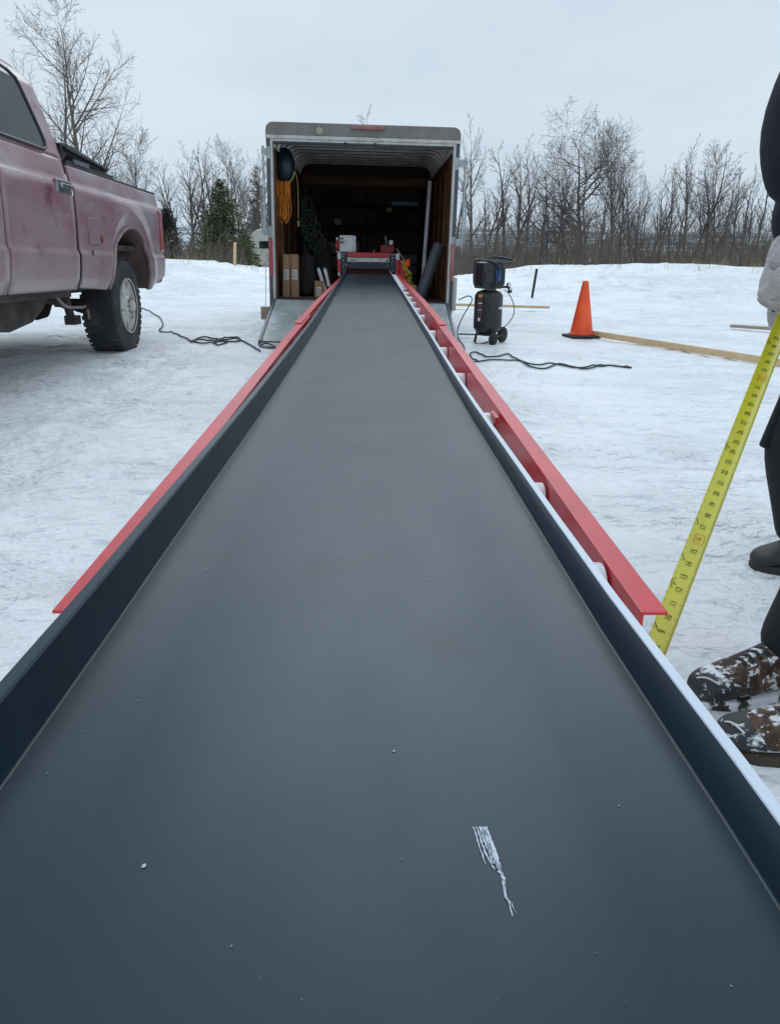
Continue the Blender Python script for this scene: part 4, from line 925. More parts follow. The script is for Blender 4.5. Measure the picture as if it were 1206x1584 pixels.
    b = MB(); b.rings([[Vector((-.06 - 1.91 * k / 8, y, z + .05 * sin(pi * k / 8))) for k in range(9)] for y, z in ((-5.42, 1.30), (-5.2, 1.42), (-4.5, 1.50), (-3.93, 1.53))], close=False, cap=False); b.build('hood', 'paint', r, sm='all', solid=.01)
    b = MB(); b.box((-1.95, -5.50, .75), (-.08, -5.44, 1.30)); b.build('grille', 'blackm', r, bevel=.02)
    b = MB(); b.box((-2.0, -5.62, .50), (-.03, -5.45, .74)); b.build('front_bumper', 'chrome', r, bevel=.03)
    b = MB(); b.box((-1.98, -3.9, .62), (-.05, -1.36, .66)); b.build('cab_floor', 'under', r)
    b = MB(); b.box((-1.95, -1.36, .62), (-.08, -1.33, 1.575)); b.build('bed_front_wall', 'paint', r)
    b = MB(); b.box((-1.95, -1.33, .95), (-.08, 1.22, 1.0)); b.build('bed_floor', 'under', r)
    tg = MB(); tg.box((-1.93, 1.225, .80), (-.10, 1.275, 1.55)); tg.build('tailgate', 'paint', r, bevel=.012)
    # rail caps
    for mir in (False, True):
        f = (lambda x: -2.03 - x) if mir else (lambda x: x)
        b = MB(); xa, xb = sorted((f(-.055), f(-.14))); b.box((xa, -1.34, 1.568), (xb, 1.25, 1.589)); b.build('bed_rail_cap', 'black', r, bevel=.006)
    # folded cover
    b = MB(); pr = [(-1.30, 1.600), (-1.31, 1.735), (-1.20, 1.752), (-.24, 1.68), (-.22, 1.625), (-.30, 1.612), (-.85, 1.640), (-1.18, 1.668)]
    b.prism(pr, lambda p: Vector((-.09, p[0], p[1])), lambda p: Vector((-1.94, p[0], p[1]))); cv = fixnormals(b.build('bed_cover', 'black', r, bevel=.008))
    b = MB(); b.beam((-.075, -1.27, 1.705), (-.075, -.26, 1.655), .03, .022); b.build('cover_edge', 'blackm', cv, bevel=.003)
    b = MB(); b.box((-.07, -1.15, 1.60), (-.052, -.80, 1.635)); b.build('cover_label', 'hose', cv)
    b = MB(); b.box((-.11, -1.30, 1.59), (-.06, -.15, 1.612)); b.build('cover_clamp', 'black', cv)
    b = MB(); b.tube(spline([(-.42, -1.36, 2.11), (-.40, -1.33, 2.12), (-.385, -1.31, 2.05), (-.375, -1.32, 1.88), (-.37, -1.36, 1.86)], 4), .012, 8); b.build('cab_bar', 'black', r, sm='all')
    # shade in the gap between cab and bed, put in as a dark sheet
    b = MB(); b.rings([[Vector((X(z) - .07, y_, z)) for y_ in (-1.43, -1.32)] for z in [.64 + .0495 * k for k in range(20)]], close=False, cap=False); b.build('gap_shade', 'dark', r)
    # handle
    for (ya) in (-1.70, -3.0):
        h = MB(); h.box((X(1.38) - .018, ya - .02, 1.335), (X(1.38) + .010, ya + .27, 1.435)); hb = h.build('door_handle', 'chrome', r, bevel=.008)
        h = MB(); h.box((X(1.38) + .0105, ya + .03, 1.375), (X(1.38) + .030, ya + .25, 1.41)); h.build('pull', 'chrome', hb, bevel=.008)
    # fuel flap
    b = MB(); b.box((-.004, -1.13, .985), (.005, -.86, 1.195)); b.build('fuel_door', 'paint', r, bevel=.006)
    # dents/dark marks near the arch
    for (y, z, s) in ((-.83, 1.03, .028), (-.72, .97, .022)):
        b = MB(); b.lathe([(.001, .004), (s, .003), (s * 1.1, .0)], (X(z) + .012, y, z), 'X', 12); b.build('rust_spot', 'redd', r, sm='all')
    b = MB(); b.add([(.012, -1.12, .90), (.012, -1.08, .885), (.012, -1.09, .935), (.012, -1.13, .925)], [(0, 1, 2, 3)]); b.build('dent_mark', 'dark', r)
    # arch lip and liner
    for mir in (False, True):
        f = (lambda v: Vector((-2.03 - v.x, v.y, v.z))) if mir else (lambda v: v)
        b = MB(); pts = [f(Vector((X(z) + .02, y, z))) for y, z in ARF]; b.tube(spline(pts, 3), .016, 8); b.build('arch_lip', 'mud', r, sm='all')
        b = MB(); rg = [[f(Vector((-.02, y * .99, z * .995))), f(Vector((-.50, y * .99, z * .995)))] for y, z in ARF]; b.rings(rg, close=False, cap=False); b.build('wheel_well', 'arch', r, sm='all')
        b = MB(); n = len(ARF); b.add([f(Vector((-.51, y, z))) for y, z in ARF], [tuple(range(n))]); b.build('inner_well', 'arch', r)
    # tail light, bumper
    for mir in (False, True):
        f = (lambda x: -2.03 - x) if mir else (lambda x: x)
        b = MB(); xa, xb = sorted((f(.006), f(-.19))); b.box((xa, 1.13, .965), (xb, 1.285, 1.405)); b.build('tail_light', 'lens', r, bevel=.018)
    b = MB(); b.box((-1.98, 1.22, .62), (-.05, 1.36, .86)); b.build('rear_bumper', 'mud', r, bevel=.05)
    b = MB(); b.box((-.18, 1.18, .862), (-.04, 1.38, .885)); b.build('bumper_pad', 'black', r, bevel=.005)
    # wheels
    def wheel(y, zc, mir=False):
        wx = -.03; w = empty('wheel', ((-2.03 - wx) if mir else wx, y, zc)); w.parent = r; R_ = .462
        if mir: w.rotation_euler = (0, 0, pi)
        t = MB(); t.lathe([(.245, .0), (.30, -.005), (.37, .002), (.425, -.008), (R_ - .014, -.03), (R_ - .006, -.07), (R_ - .006, -.25), (R_ - .014, -.285), (.42, -.31), (.36, -.318), (.27, -.31), (.245, -.28), (.245, -.01)], (0, 0, 0), 'X', 56, cap=False); ty = t.build('tyre', 'tyre', w, sm=True)
        t = MB(); rnd = random.Random(4)
        for k in range(44):
            a = 2 * pi * k / 44
            for (xa, xb, sh) in ((-.010, -.075, 0), (-.095, -.145, .5), (-.165, -.215, 0), (-.235, -.31, .5)):
                aa = a + sh * 2 * pi / 44; mt = Matrix.Rotation(aa, 4, 'X'); t.box((xb, -.019, R_ - .012), (xa, .021, R_ - .002), mt)
            if k % 2 == 0: t.box((-.018, -.014, R_ - .060), (-.004, .014, R_ - .018), Matrix.Rotation(a, 4, 'X'))
        t.build('tread', 'tyre', ty)
        # rim: barrel, 6 spokes, hub
        t = MB(); t.lathe([(.25, .008), (.262, .012), (.262, -.004), (.235, -.012), (.222, -.06), (.215, -.20), (.0005, -.20)], (0, 0, 0), 'X', 48, cap=False); rm = t.build('rim', 'rim', w, sm=True)
        t = MB()
        for k in range(6):
            mt = Matrix.Rotation(2 * pi * k / 6 + .3, 4, 'X')
            pr = [(-.045, .05), (-.075, .225), (-.03, .245), (.03, .245), (.075, .225), (.045, .05)]
            vs0 = [mt @ Vector((-.012, a, b_)) for a, b_ in pr]; vs1 = [mt @ Vector((-.05, a, b_)) for a, b_ in pr]
            n = 6; t.add(vs0 + vs1, [tuple(range(n)), tuple(range(2 * n - 1, n - 1, -1))] + [(i, i + n, (i + 1) % n + n, (i + 1) % n) for i in range(n)])
        fixnormals(t.build('spokes', 'rim', rm, bevel=.006))
        t = MB(); t.lathe([(.10, -.05), (.098, .0), (.085, .012), (.055, .018), (.052, .05), (.042, .058), (.0005, .060)], (0, 0, 0), 'X', 28); t.build('hub', 'rim', rm, sm=True)
        for k in range(8):
            a = 2 * pi * k / 8; t = MB(); t.lathe([(.012, 0), (.012, .022), (.0005, .026)], (.010, .072 * cos(a), .072 * sin(a)), 'X', 8); t.build('lug_nut', 'steel', rm, sm=True)
        t = MB(); t.lathe([(.17, -.10), (.17, -.075), (.001, -.07)], (-.02, 0, 0), 'X', 30); t.build('brake_disc', 'under', rm)
        return w
    wheel(-.12, .43); wheel(-.12, .43, True); wheel(-4.62, .345); wheel(-4.62, .345, True)
    # underbody: frame rails, axle, exhaust, springs, shocks, mudflap bits
    b = MB()
    for x in (-.50, -1.53): b.beam((x, -5.3, .60), (x, 1.2, .64), .09, .15)
    b.build('chassis_frame', 'under', r, bevel=.01)
    b = MB(); b.tube([(-.2, 0, .445), (-.8, 0, .445)], .045, 10); b.tube([(-1.2, 0, .445), (-1.85, 0, .445)], .045, 10); b.lathe([(.03, -.16), (.14, -.10), (.17, 0), (.14, .10), (.03, .16)], (-1.0, 0, .44), 'X', 20); b.build('rear_axle', 'under', r, sm=True)
    b = MB(); b.tube(spline([(-.5, -1.0, .56), (-.5, -.5, .46), (-.5, 0, .38), (-.5, .5, .46), (-.5, 1.1, .60)], 4), .035, 8); b.beam((-.44, -.08, .33), (-.44, .08, .33), .10, .08); b.build('leaf_spring', 'under', r, sm=True)
    b = MB(); b.tube(spline([(-.42, -2.9, .55), (-.42, -2.0, .52), (-.40, -1.5, .55), (-.36, -1.1, .50), (-.38, -.75, .44), (-.6, -.4, .5)], 5), .028, 10); b.build('exhaust_pipe', 'under', r, sm=True)
    b = MB(); b.lathe([(.05, -.36), (.10, -.34), (.125, -.2), (.125, .2), (.10, .34), (.05, .36)], (-.45, -2.35, .50), 'Y', 20); b.build('muffler', 'under', r, sm=True)
    b = MB(); b.tube([(-.33, -.95, .58), (-.36, -.78, .34)], .038, 10); b.box((-.40, -.84, .29), (-.30, -.70, .37)); b.build('shock_absorber', 'under', r, sm=True)
    b = MB(); b.prism([(-3.3, .60), (-3.25, .40), (-2.6, .36), (-2.2, .33), (-1.85, .37), (-1.6, .47), (-1.45, .60)], lambda p: Vector((-.24, p[0], p[1])), lambda p: Vector((-.85, p[0], p[1]))); fixnormals(b.build('fuel_tank', 'under', r, bevel=.04))
    b = MB(); b.tube(spline([(-.2, -1.55, .60), (-.22, -1.4, .55), (-.25, -1.15, .47), (-.22, -.9, .45), (-.25, -.7, .45)], 4), .014, 8); b.tube([(-.26, -.62, .42), (-.26, -.60, .33)], .012, 6); b.tube([(-.30, -.50, .42), (-.30, -.49, .35)], .010, 6); b.build('brake_line', 'mud', r, sm=True)
    b = MB(); b.box((-.22, -1.25, .60), (-.12, -.72, .64)); b.box((-.30, -3.8, .56), (-.10, -1.4, .615)); b.build('rocker_underside', 'under', r)
    tag(r, 'mud-covered maroon pickup truck parked at left with its dirty rear wheel', 'pickup truck')
truck()

# ------------------------------------------------------------------ compressor
def compressor():
    r = empty('air_compressor', (1.29, 8.82, 0), (0, 0, radians(18)))
    def O(p): return p
    b = MB(); b.lathe([(.001, .105), (.08, .11), (.13, .135), (.155, .17), (.158, .20), (.158, .50), (.154, .53), (.13, .565), (.06, .59), (.001, .595)], (0, 0, 0), 'Z', 40); b.build('tank', 'blackm', r, sm='all')
    b = MB(); b.lathe([(.10, .10), (.11, .085), (.10, .07)], (0, 0, .02), 'Z', 24); b.build('skirt', 'blackm', r, sm=True)
    b = MB(); b.prism([(-.135, .60), (.10, .60), (.135, .66), (.135, .80), (.10, .855), (-.05, .885), (-.125, .87), (-.14, .80)], lambda p: Vector((p[0], -.11, p[1])), lambda p: Vector((p[0], .12, p[1]))); sh = fixnormals(b.build('motor_cover', 'black', r, bevel=.012))
    b = MB()
    for k in range(7): b.box((.06 + .0, -.118, .64 + .028 * k), (.125, -.1105, .652 + .028 * k))
    b.build('cover_fins', 'blackm', sh)
    b = MB(); b.box((-.12, -.122, .66), (-.015, -.1105, .79)); b.build('cover_panel', 'blackm', sh, bevel=.01)
    b = MB(); b.box((.015, -.1195, .685), (.072, -.1105, .80)); b.build('blue_plate', 'blue', sh, bevel=.008)
    b = MB(); b.lathe([(.001, -.02), (.045, -.015), (.05, .0), (.045, .09), (.001, .10)], (-.06, -.05, .855), 'Z', 16)
    # handles
    b = MB(); b.tube(spline([(-.13, -.10, .615), (-.20, -.11, .63), (-.245, -.12, .67), (-.247, -.12, .86), (-.22, -.11, .90), (-.10, -.10, .895), (.06, -.09, .875), (.10, -.09, .862)], 4), .0135, 8)
    b.tube(spline([(-.12, -.15, .60), (-.02, -.155, .595), (.0, -.155, .63), (.002, -.155, .68), (.025, -.155, .74), (.03, -.15, .83), (.0, -.14, .865), (-.06, -.10, .89)], 4), .0135, 8); b.build('front_handle', 'blackm', r, sm='all')
    b = MB(); b.tube(spline([(.06, .10, .85), (.05, .12, .90), (.08, .13, .93), (.16, .06, .925), (.26, .0, .905), (.275, -.03, .89), (.22, -.06, .875), (.08, -.09, .862)], 4), .0135, 8); b.build('rear_handle', 'blackm', r, sm='all')
    # regulator
    b = MB(); b.lathe([(.001, -.03), (.022, -.028), (.024, 0), (.001, .002)], (.17, -.12, .645), 'Y', 16); b.lathe([(.001, -.03), (.018, -.028), (.02, 0), (.001, .002)], (.195, -.10, .60), 'Y', 16); b.tube([(.10, -.09, .62), (.20, -.09, .62)], .014, 10); b.lathe([(.018, -.02), (.024, -.01), (.024, .02), (.018, .03)], (.21, -.09, .575), 'Z', 14); rg = b.build('regulator', 'blackm', r, sm=True)
    b = MB(); b.lathe([(.001, -.0335), (.017, -.033), (.019, -.0305)], (.17, -.12, .645), 'Y', 14); b.lathe([(.001, -.0335), (.013, -.033), (.015, -.0305)], (.195, -.10, .60), 'Y', 14); b.build('gauge_face', 'white', rg)
    # hose
    b = MB(); b.tube(spline([(.12, -.12, .588), (.17, -.12, .56), (.24, -.10, .48), (.285, -.08, .38), (.28, -.07, .30), (.23, -.07, .23), (.18, -.06, .18)], 5), .0055, 6); b.build('air_line', 'hose', r, sm='all')
    # wheels, foot
    for (x, y) in ((.215, .04), (-.02, -.20)):
        w = MB(); ax_ = Vector((1, 0, 0))
        mt = Matrix.Rotation(radians(-58), 3, 'Z') if x > .1 else Matrix.Rotation(radians(-58), 3, 'Z')
        R1 = .088 if x > .1 else .068
        w.lathe([(.001, .022), (R1 * .35, .02), (R1 * .4, .026), (R1 * .62, .026), (R1 * .70, .014), (R1 * .80, .014), (R1 * .92, .022), (R1, .012), (R1, -.012), (R1 * .9, -.022), (.001, -.02)], (x, y, R1), 'X', 28, m=mt); w.build('wheel', 'rubber', r, sm=True)
    b = MB(); b.tube([(.21, .03, .088), (.0, -.19, .075)], .008, 6); b.tube([(.1, -.08, .085), (.05, -.02, .115)], .012, 6); b.build('axle', 'blackm', r)
    b = MB(); b.tube(spline([(-.14, -.03, .155), (-.155, -.05, .08), (-.165, -.06, .008), (-.12, -.12, .008), (-.04, -.12, .03)], 3), .009, 6); b.tube([(-.08, .10, .13), (-.10, .12, .005)], .009, 6); b.build('foot', 'blackm', r)
    # labels: on tank surface, curved patches 1mm proud
    def patch(a0, a1, z0, z1, m, nm, rad=.1594):
        n = 8; b = MB(); b.rings([[Vector((rad * cos(a0 + (a1 - a0) * k / n), rad * sin(a0 + (a1 - a0) * k / n), z)) for z in (z0, z1)] for k in range(n + 1)], close=False, cap=False); return b.build(nm, m, r)
    A = lambda d: radians(d)
    patch(A(196), A(218), .300, .545, mat('brown warning label', (.07, .035, .03), .5, var=(60, (.20, .12, .10), .55, .6)), 'warning_label')
    for (z0, z1, m) in ((.512, .538, mat('amber print', (.60, .34, .05), .5)), (.440, .452, 'white'), (.372, .378, 'white')): patch(A(197), A(217), z0, z1, m, 'label_band', .1602)
    patch(A(200), A(212), .255, .29, 'label', 'small_label', .1602)
    patch(A(292), A(322), .385, .408, 'label', 'badge', .1602)
    tag(r, 'black upright air compressor on two wheels standing on the snow right of the trailer', 'compressor')
compressor()

# ------------------------------------------------------------------ cone
def cone():
    r = empty('traffic_cone', (2.57, 9.58, 0), (0, radians(-.5), radians(12)))
    b = MB(); n = 8; s = .185
    pl = []
    for (cx_, cy_, a0) in ((s, s, 0), (-s, s, 90), (-s, -s, 180), (s, -s, 270)):
        for k in range(5): a = radians(a0 + 22.5 * k); pl.append((cx_ * .80 + .037 * cos(a), cy_ * .80 + .037 * sin(a)))
    b.prism(pl, lambda p: Vector((p[0], p[1], .028)), lambda p: Vector((p[0], p[1], .0))); fixnormals(b.build('base', 'rubber', r, bevel=.004))
    b = MB(); b.lathe([(.148, .029), (.150, .05), (.138, .06), (.036, .655), (.030, .668), (.024, .668), (.026, .64)], (0, 0, 0), 'Z', 40); b.build('cone_body', 'cone', r, sm=True)
    tag(r, 'bright orange traffic cone on a black base at the end of the long board', 'cone')
cone()

# ------------------------------------------------------------------ cords on the snow
def gcord(pts, r, name, m, label, lift=.006, extra=None):
    b = MB()
    for P_ in pts:
        q = []
        for p in spline([(*p, 0) if len(p) == 2 else p for p in P_], 8):
            q.append(Vector((p.x, p.y, max(p.z, gz(p.x, p.y) + r * .9 + lift))))
        b.tube(q, r, 7)
    return tag(b.build(name, m, sm='all'), label, 'cord')
def Gp(px, py, z=0):
    q = fw + rr * (px - 603) / F - uu * (py - 792) / F; t = (z - 1) / q.z; return (q.x * t, q.y * t)
gcord([[(-3.95, 13.4), (-3.30, 12.0), Gp(252, 502), Gp(247, 513), Gp(264, 516), Gp(288, 524), Gp(300, 531), Gp(330, 531), Gp(345, 526), Gp(366, 526), Gp(385, 534), Gp(402, 537, .05)],
       [Gp(297, 530), Gp(312, 523), Gp(335, 524), Gp(352, 530), Gp(340, 535), Gp(330, 530), Gp(345, 523), Gp(362, 522), Gp(372, 528), Gp(355, 531), Gp(325, 527), Gp(308, 527), Gp(296, 532)],
       [(*Gp(402, 537, .05), .06), (*Gp(412, 532, .08), .09), (*Gp(424, 536, .08), .08), (*Gp(440, 545, .05), .05), (*Gp(470, 565, 0), .01)]],
      .0085, 'power_cord', 'cable', 'dark power cord snaking on the snow from the pickup to the ramp')
gcord([[Gp(738, 560), Gp(727, 553), Gp(729, 547), Gp(740, 549), Gp(752, 555), Gp(768, 554), Gp(785, 550), Gp(795, 556), Gp(812, 563), Gp(832, 567), Gp(850, 564), Gp(875, 568), Gp(900, 571), Gp(925, 565), Gp(955, 566), Gp(976, 570)],
       [Gp(976, 570.6), Gp(950, 568), Gp(930, 567), Gp(905, 573), Gp(885, 569), Gp(862, 565), Gp(843, 572), Gp(822, 570), Gp(805, 561), Gp(785, 560), Gp(760, 559), Gp(735, 561), Gp(712, 560)]],
      .0075, 'power_cord', 'cable', 'dark doubled cord lying loose on the snow in front of the compressor')
b = MB(); b.tube(spline([(1.05, 9.7, .42), (1.16, 9.65, .47), (1.20, 9.6, .42), (1.10, 9.55, .25), (1.02, 9.4, .10), (1.0, 9.1, .02), (.99, 8.5, .012), (.95, 8.0, .012)], 6), .007, 7)
tag(b.build('hanging_cable', 'cable', sm='all'), 'black cable looping down from the right rear corner of the trailer', 'cord')
b = MB(); b.tube([(1.02, 9.3, .05), (1.30, 9.28, .045)], .010, 7); tag(b.build('metal_rod', 'hose', sm='all'), 'short dark rod poking out near the right side of the ramp', 'rod')

# ------------------------------------------------------------------ tape measure
def tape():
    P0 = Vector((.2777512, .74478934, .4121637)); P1 = Vector((.73535213, 1.40841904, .84381677)); d = (P1 - P0) / 36
    dn = d.normalized(); view = (P0.lerp(P1, .5) - Vector((0, 0, 1))).normalized()
    w = dn.cross(view).normalized()
    if w.x < 0: w = -w
    n = w.cross(dn).normalized()
    if n.dot(view) > 0: n = -n
    r = empty('tape_measure', P1)
    W2 = .0142
    def at(s, a, h=0): return P0 + d * s + w * a - n * (.0048 * (1 - (a / W2) ** 2)) * 1.0 + n * h - P1
    b = MB(); b.rings([[at(s, W2 * (k / 4 - 1)) for k in range(9)] for s in [i * 1.0 for i in range(-1, 41)]], close=False, cap=False)
    bl = b.build('blade', 'tape', r, sm='all', solid=.0004)
    tk = MB()
    def quad(s0, s1, a0, a1, mb): mb.add([at(s0, a0, .0009), at(s0, a1, .0009), at(s1, a1, .0009), at(s1, a0, .0009)], [(0, 1, 2, 3)])
    for i in range(0, 38 * 16):
        s = i / 16
        if i % 16 == 0: ln = .0062
        elif i % 8 == 0: ln = .0050
        elif i % 4 == 0: ln = .0040
        elif i % 2 == 0: ln = .0030
        else: ln = .0020
        if i % 2 == 0 or s < 22: quad(s - .009, s + .009, W2 - .0006 - ln, W2 - .0006, tk)
    for i in range(0, 38 * 2):
        s = i / 2; quad(s - .011, s + .011, -W2 + .0006, -W2 + (.0040 if i % 2 == 0 else .0022), tk)
    for (s, l) in ((9.25, .010), (14.4, .008), (17.4, .007)):
        tk.add([at(s, -W2 + .001, .001), at(s + .07, -W2 + .001, .001), at(s - .30, -W2 + l, .001), at(s - .36, -W2 + l, .001)], [(0, 1, 2, 3)])
    tk.build('tick_marks', 'ink', bl)
    num = MB(); reds = {16: MB(), 32: MB()}
    for k in range(1, 38):
        t, f = text_mesh(str(k), .0125); red = k in (16, 32); mb = reds[k] if red else num
        # glyph x runs along the tape upwards, glyph up towards the left edge; squeeze width
        mb.add([at(k + .0 + v.x * .78 / .0254, -v.y + .0005, .0011) for v in t], f)
        if red:
            for (a0, a1, s0, s1) in ((-.0065, -.0058, -.34, .34), (.0068, .0075, -.34, .34), (-.0065, .0075, -.37, -.34), (-.0065, .0075, .34, .37)): quad(k + s0, k + s1, a0 + .0005, a1 + .0005, mb)
        if k % 12 == 0:
            t, f = text_mesh(str(k // 12) + 'F', .0085); num.add([at(k + .28 + v.x * .8 / .0254, -v.y - .0085, .0011) for v in t], f)
            c = (k + .28, -.0085)
            for (p, q) in (((-.42, 0), (0, -.0058)), ((0, -.0058), (.42, 0))):
                num.add([at(c[0] + p[0], c[1] + p[1], .001), at(c[0] + p[0] + .05, c[1] + p[1], .001), at(c[0] + q[0] + .05, c[1] + q[1], .001), at(c[0] + q[0], c[1] + q[1], .001)], [(0, 1, 2, 3)])
    num.build('numbers', 'ink', bl); [q.build('red_number', 'redink', bl) for q in reds.values()]
    hk = MB(); hk.add([at(-1, -W2), at(-1, W2), at(-1, W2) - n * .012, at(-1, -W2) - n * .012], [(0, 1, 2, 3)]); hk.build('hook', 'steel', r, solid=.001)
    c = MB(); m = Matrix.Translation(dn * .11 + Vector((.03, 0, 0))) @ Matrix.Rotation(.9, 4, 'Y'); c.box((-.035, -.018, -.03), (.035, .018, .04), m); cs = c.build('case', 'yellow', r, bevel=.010)
    tag(r, 'yellow steel tape measure stretched from the gloved hand down past the red rail end', 'tape measure')
tape()

# ------------------------------------------------------------------ people
def skin_obj(name, verts, edges, radii, m, parent, sub=2, root=0, flat=None):
    me = bpy.data.meshes.new(name); me.from_pydata([tuple(v) for v in verts], edges, []); me.update(); me.materials.append(M[m])
    o = bpy.data.objects.new(name, me); COL.objects.link(o); o.parent = parent
    sk = o.modifiers.new('skin', 'SKIN'); sk.use_smooth_shade = True
    if not me.skin_vertices: me.attributes  # layer is created by the modifier
    lay = me.skin_vertices[0].data if me.skin_vertices else None
    if lay is None:
        return o
    for i, rd in enumerate(radii): lay[i].radius = tuple(q * 1.16 for q in rd) if isinstance(rd, tuple) else (rd * 1.16, rd * 1.16); lay[i].use_root = (i == root)
    d = o.modifiers.new('sub', 'SUBSURF'); d.levels = sub; d.render_levels = sub
    return o
def chain(spec):
    """spec: list of chains; each chain list of (x,y,z,r) ; first point of later chains may be int = index of an existing vertex"""
    V = []; E = []; Rr = []
    for ch in spec:
        prev = None
        for p in ch:
            if isinstance(p, int): prev = p; continue
            V.append(p[:3]); Rr.append(p[3] if not isinstance(p[3], tuple) else p[3])
            if prev is not None: E.append((prev, len(V) - 1))
            prev = len(V) - 1
    return V, E, Rr
def boot(parent, toe, heel, h=.24, camo=True, w=.055):
    """lofted lace-up boot from heel to toe along the ground, with shaft"""
    toe = Vector(toe); heel = Vector(heel); ax = (toe - heel); L_ = ax.length; ax.normalize(); sd_ = Vector((-ax.y, ax.x, 0)); base = heel
    def P(u, a, z): return base + ax * (u * L_) + sd_ * a + Vector((0, 0, z))
    r = empty('boot', (0, 0, 0)); r.parent = parent
    prof = [(0.0, .030, .09), (.04, .042, .115), (.16, .046, .14), (.30, .046, .150), (.42, .047, .132), (.55, .050, .112), (.68, .054, .094), (.80, .056, .080), (.90, .053, .068), (.96, .045, .056), (1.0, .028, .042)]
    def ring(u, hw, top, n=18):
        out = []
        for k in range(n):
            a = 2 * pi * k / n; c, s = cos(a), sin(a)
            out.append(P(u, hw * (abs(c) ** .75) * (1 if c > 0 else -1), .018 + (top - .018) * .5 * (1 + (abs(s) ** .75) * (1 if s > 0 else -1))))
        return out
    b = MB(); b.rings([ring(u, hw, t) for u, hw, t in prof if u <= .97]); fixnormals(b.build('upper', 'boot' if camo else 'bootd', r, sm='all', sub=1))
    b = MB(); b.rings([ring(u, hw * 1.02, t * (1.015 - (.12 if u < .75 else 0))) for u, hw, t in prof if u >= .66]); fixnormals(b.build('toe_cap', 'bootk' if camo else 'bootd', r, sm='all', sub=1))
    # shaft
    n = 18; R_ = []
    for (z, u, ra, rb) in ((.08, .20, .052, .075), (.14, .20, .050, .068), (.19, .19, .052, .062), (h, .185, .058, .066)):
        R_.append([P(u, ra * cos(2 * pi * k / n), z) + ax * rb * sin(2 * pi * k / n) for k in range(n)])
    b = MB(); b.rings(R_); fixnormals(b.build('shaft', 'boot' if camo else 'bootd', r, sm='all', sub=1))
    # sole
    m_ = 26; out = []
    for k in range(m_):
        a = 2 * pi * k / m_; u = .5 + .515 * cos(a); hw = lerp([(0, .036), (.3, .046), (.55, .050), (.8, .062), (1, .05)], u); out.append((u, hw * 1.12 * (abs(sin(a)) ** .6) * (1 if sin(a) > 0 else -1)))
    b = MB(); b.prism(out, lambda p: P(p[0], p[1], .026), lambda p: P(p[0], p[1], -.004)); fixnormals(b.build('sole', 'sole' if camo else 'rubber', r, bevel=.005))
    b = MB()
    for k in range(6):
        u = .36 + .055 * k; z = lerp([(p[0], p[2]) for p in prof], u) + .001
        b.tube([P(u, -.024, z - .008), P(u + .012, 0, z + .003), P(u + .024, .024, z - .010)], .0032, 6); b.tube([P(u, .024, z - .008), P(u + .012, 0, z + .003), P(u + .024, -.024, z - .010)], .0032, 6)
    b.build('laces', 'cable', r, sm='all')
    if camo:
        b = MB(); b.tube(spline([P(.88, .038, .066), P(.93, .010, .070), P(.95, -.022, .050), P(.93, -.038, .028)], 4), .0022, 6); b.build('toe_string', 'white', r, sm='all')
    return r
def head(parent, c, face, hat=True):
    """head facing 'face' (unit xy); c = centre of the skull"""
    c = Vector(c); f = Vector((*face, 0)).normalized(); s = Vector((-f.y, f.x, 0)); b = MB(); R_ = []
    prof = [(-.155, .050, .055, -.02), (-.125, .056, .060, -.012), (-.115, .052, .078, .012), (-.095, .058, .088, .012), (-.06, .066, .094, .006), (-.02, .073, .097, .0), (.02, .077, .098, -.003), (.06, .074, .094, -.006), (.095, .058, .075, -.008), (.112, .03, .04, -.008), (.118, .005, .006, -.008)]
    n = 24
    for (z, a, bb_, o) in prof:
        rg = []
        for k in range(n):
            t = 2 * pi * k / n; q = f * (bb_ * cos(t) + o) + s * (a * sin(t)) + Vector((0, 0, z))
            rg.append(c + q)
        R_.append(rg)
    b.rings(R_)
    def blob(p, r1, r2, r3):
        m, k = 8, 10; rg = []
        for i in range(1, m):
            ph = pi * i / m; rg.append([c + p + f * r1 * cos(ph) + s * r2 * sin(ph) * cos(2 * pi * j / k) + Vector((0, 0, r3 * sin(ph) * sin(2 * pi * j / k))) for j in range(k)])
        b.rings(rg)
    blob(f * .098 + Vector((0, 0, -.03)), .022, .014, .022); blob(s * .076 + Vector((0, 0, -.02)), .016, .010, .030); blob(s * -.076 + Vector((0, 0, -.02)), .016, .010, .030)
    hd = b; return hd, c, f, s
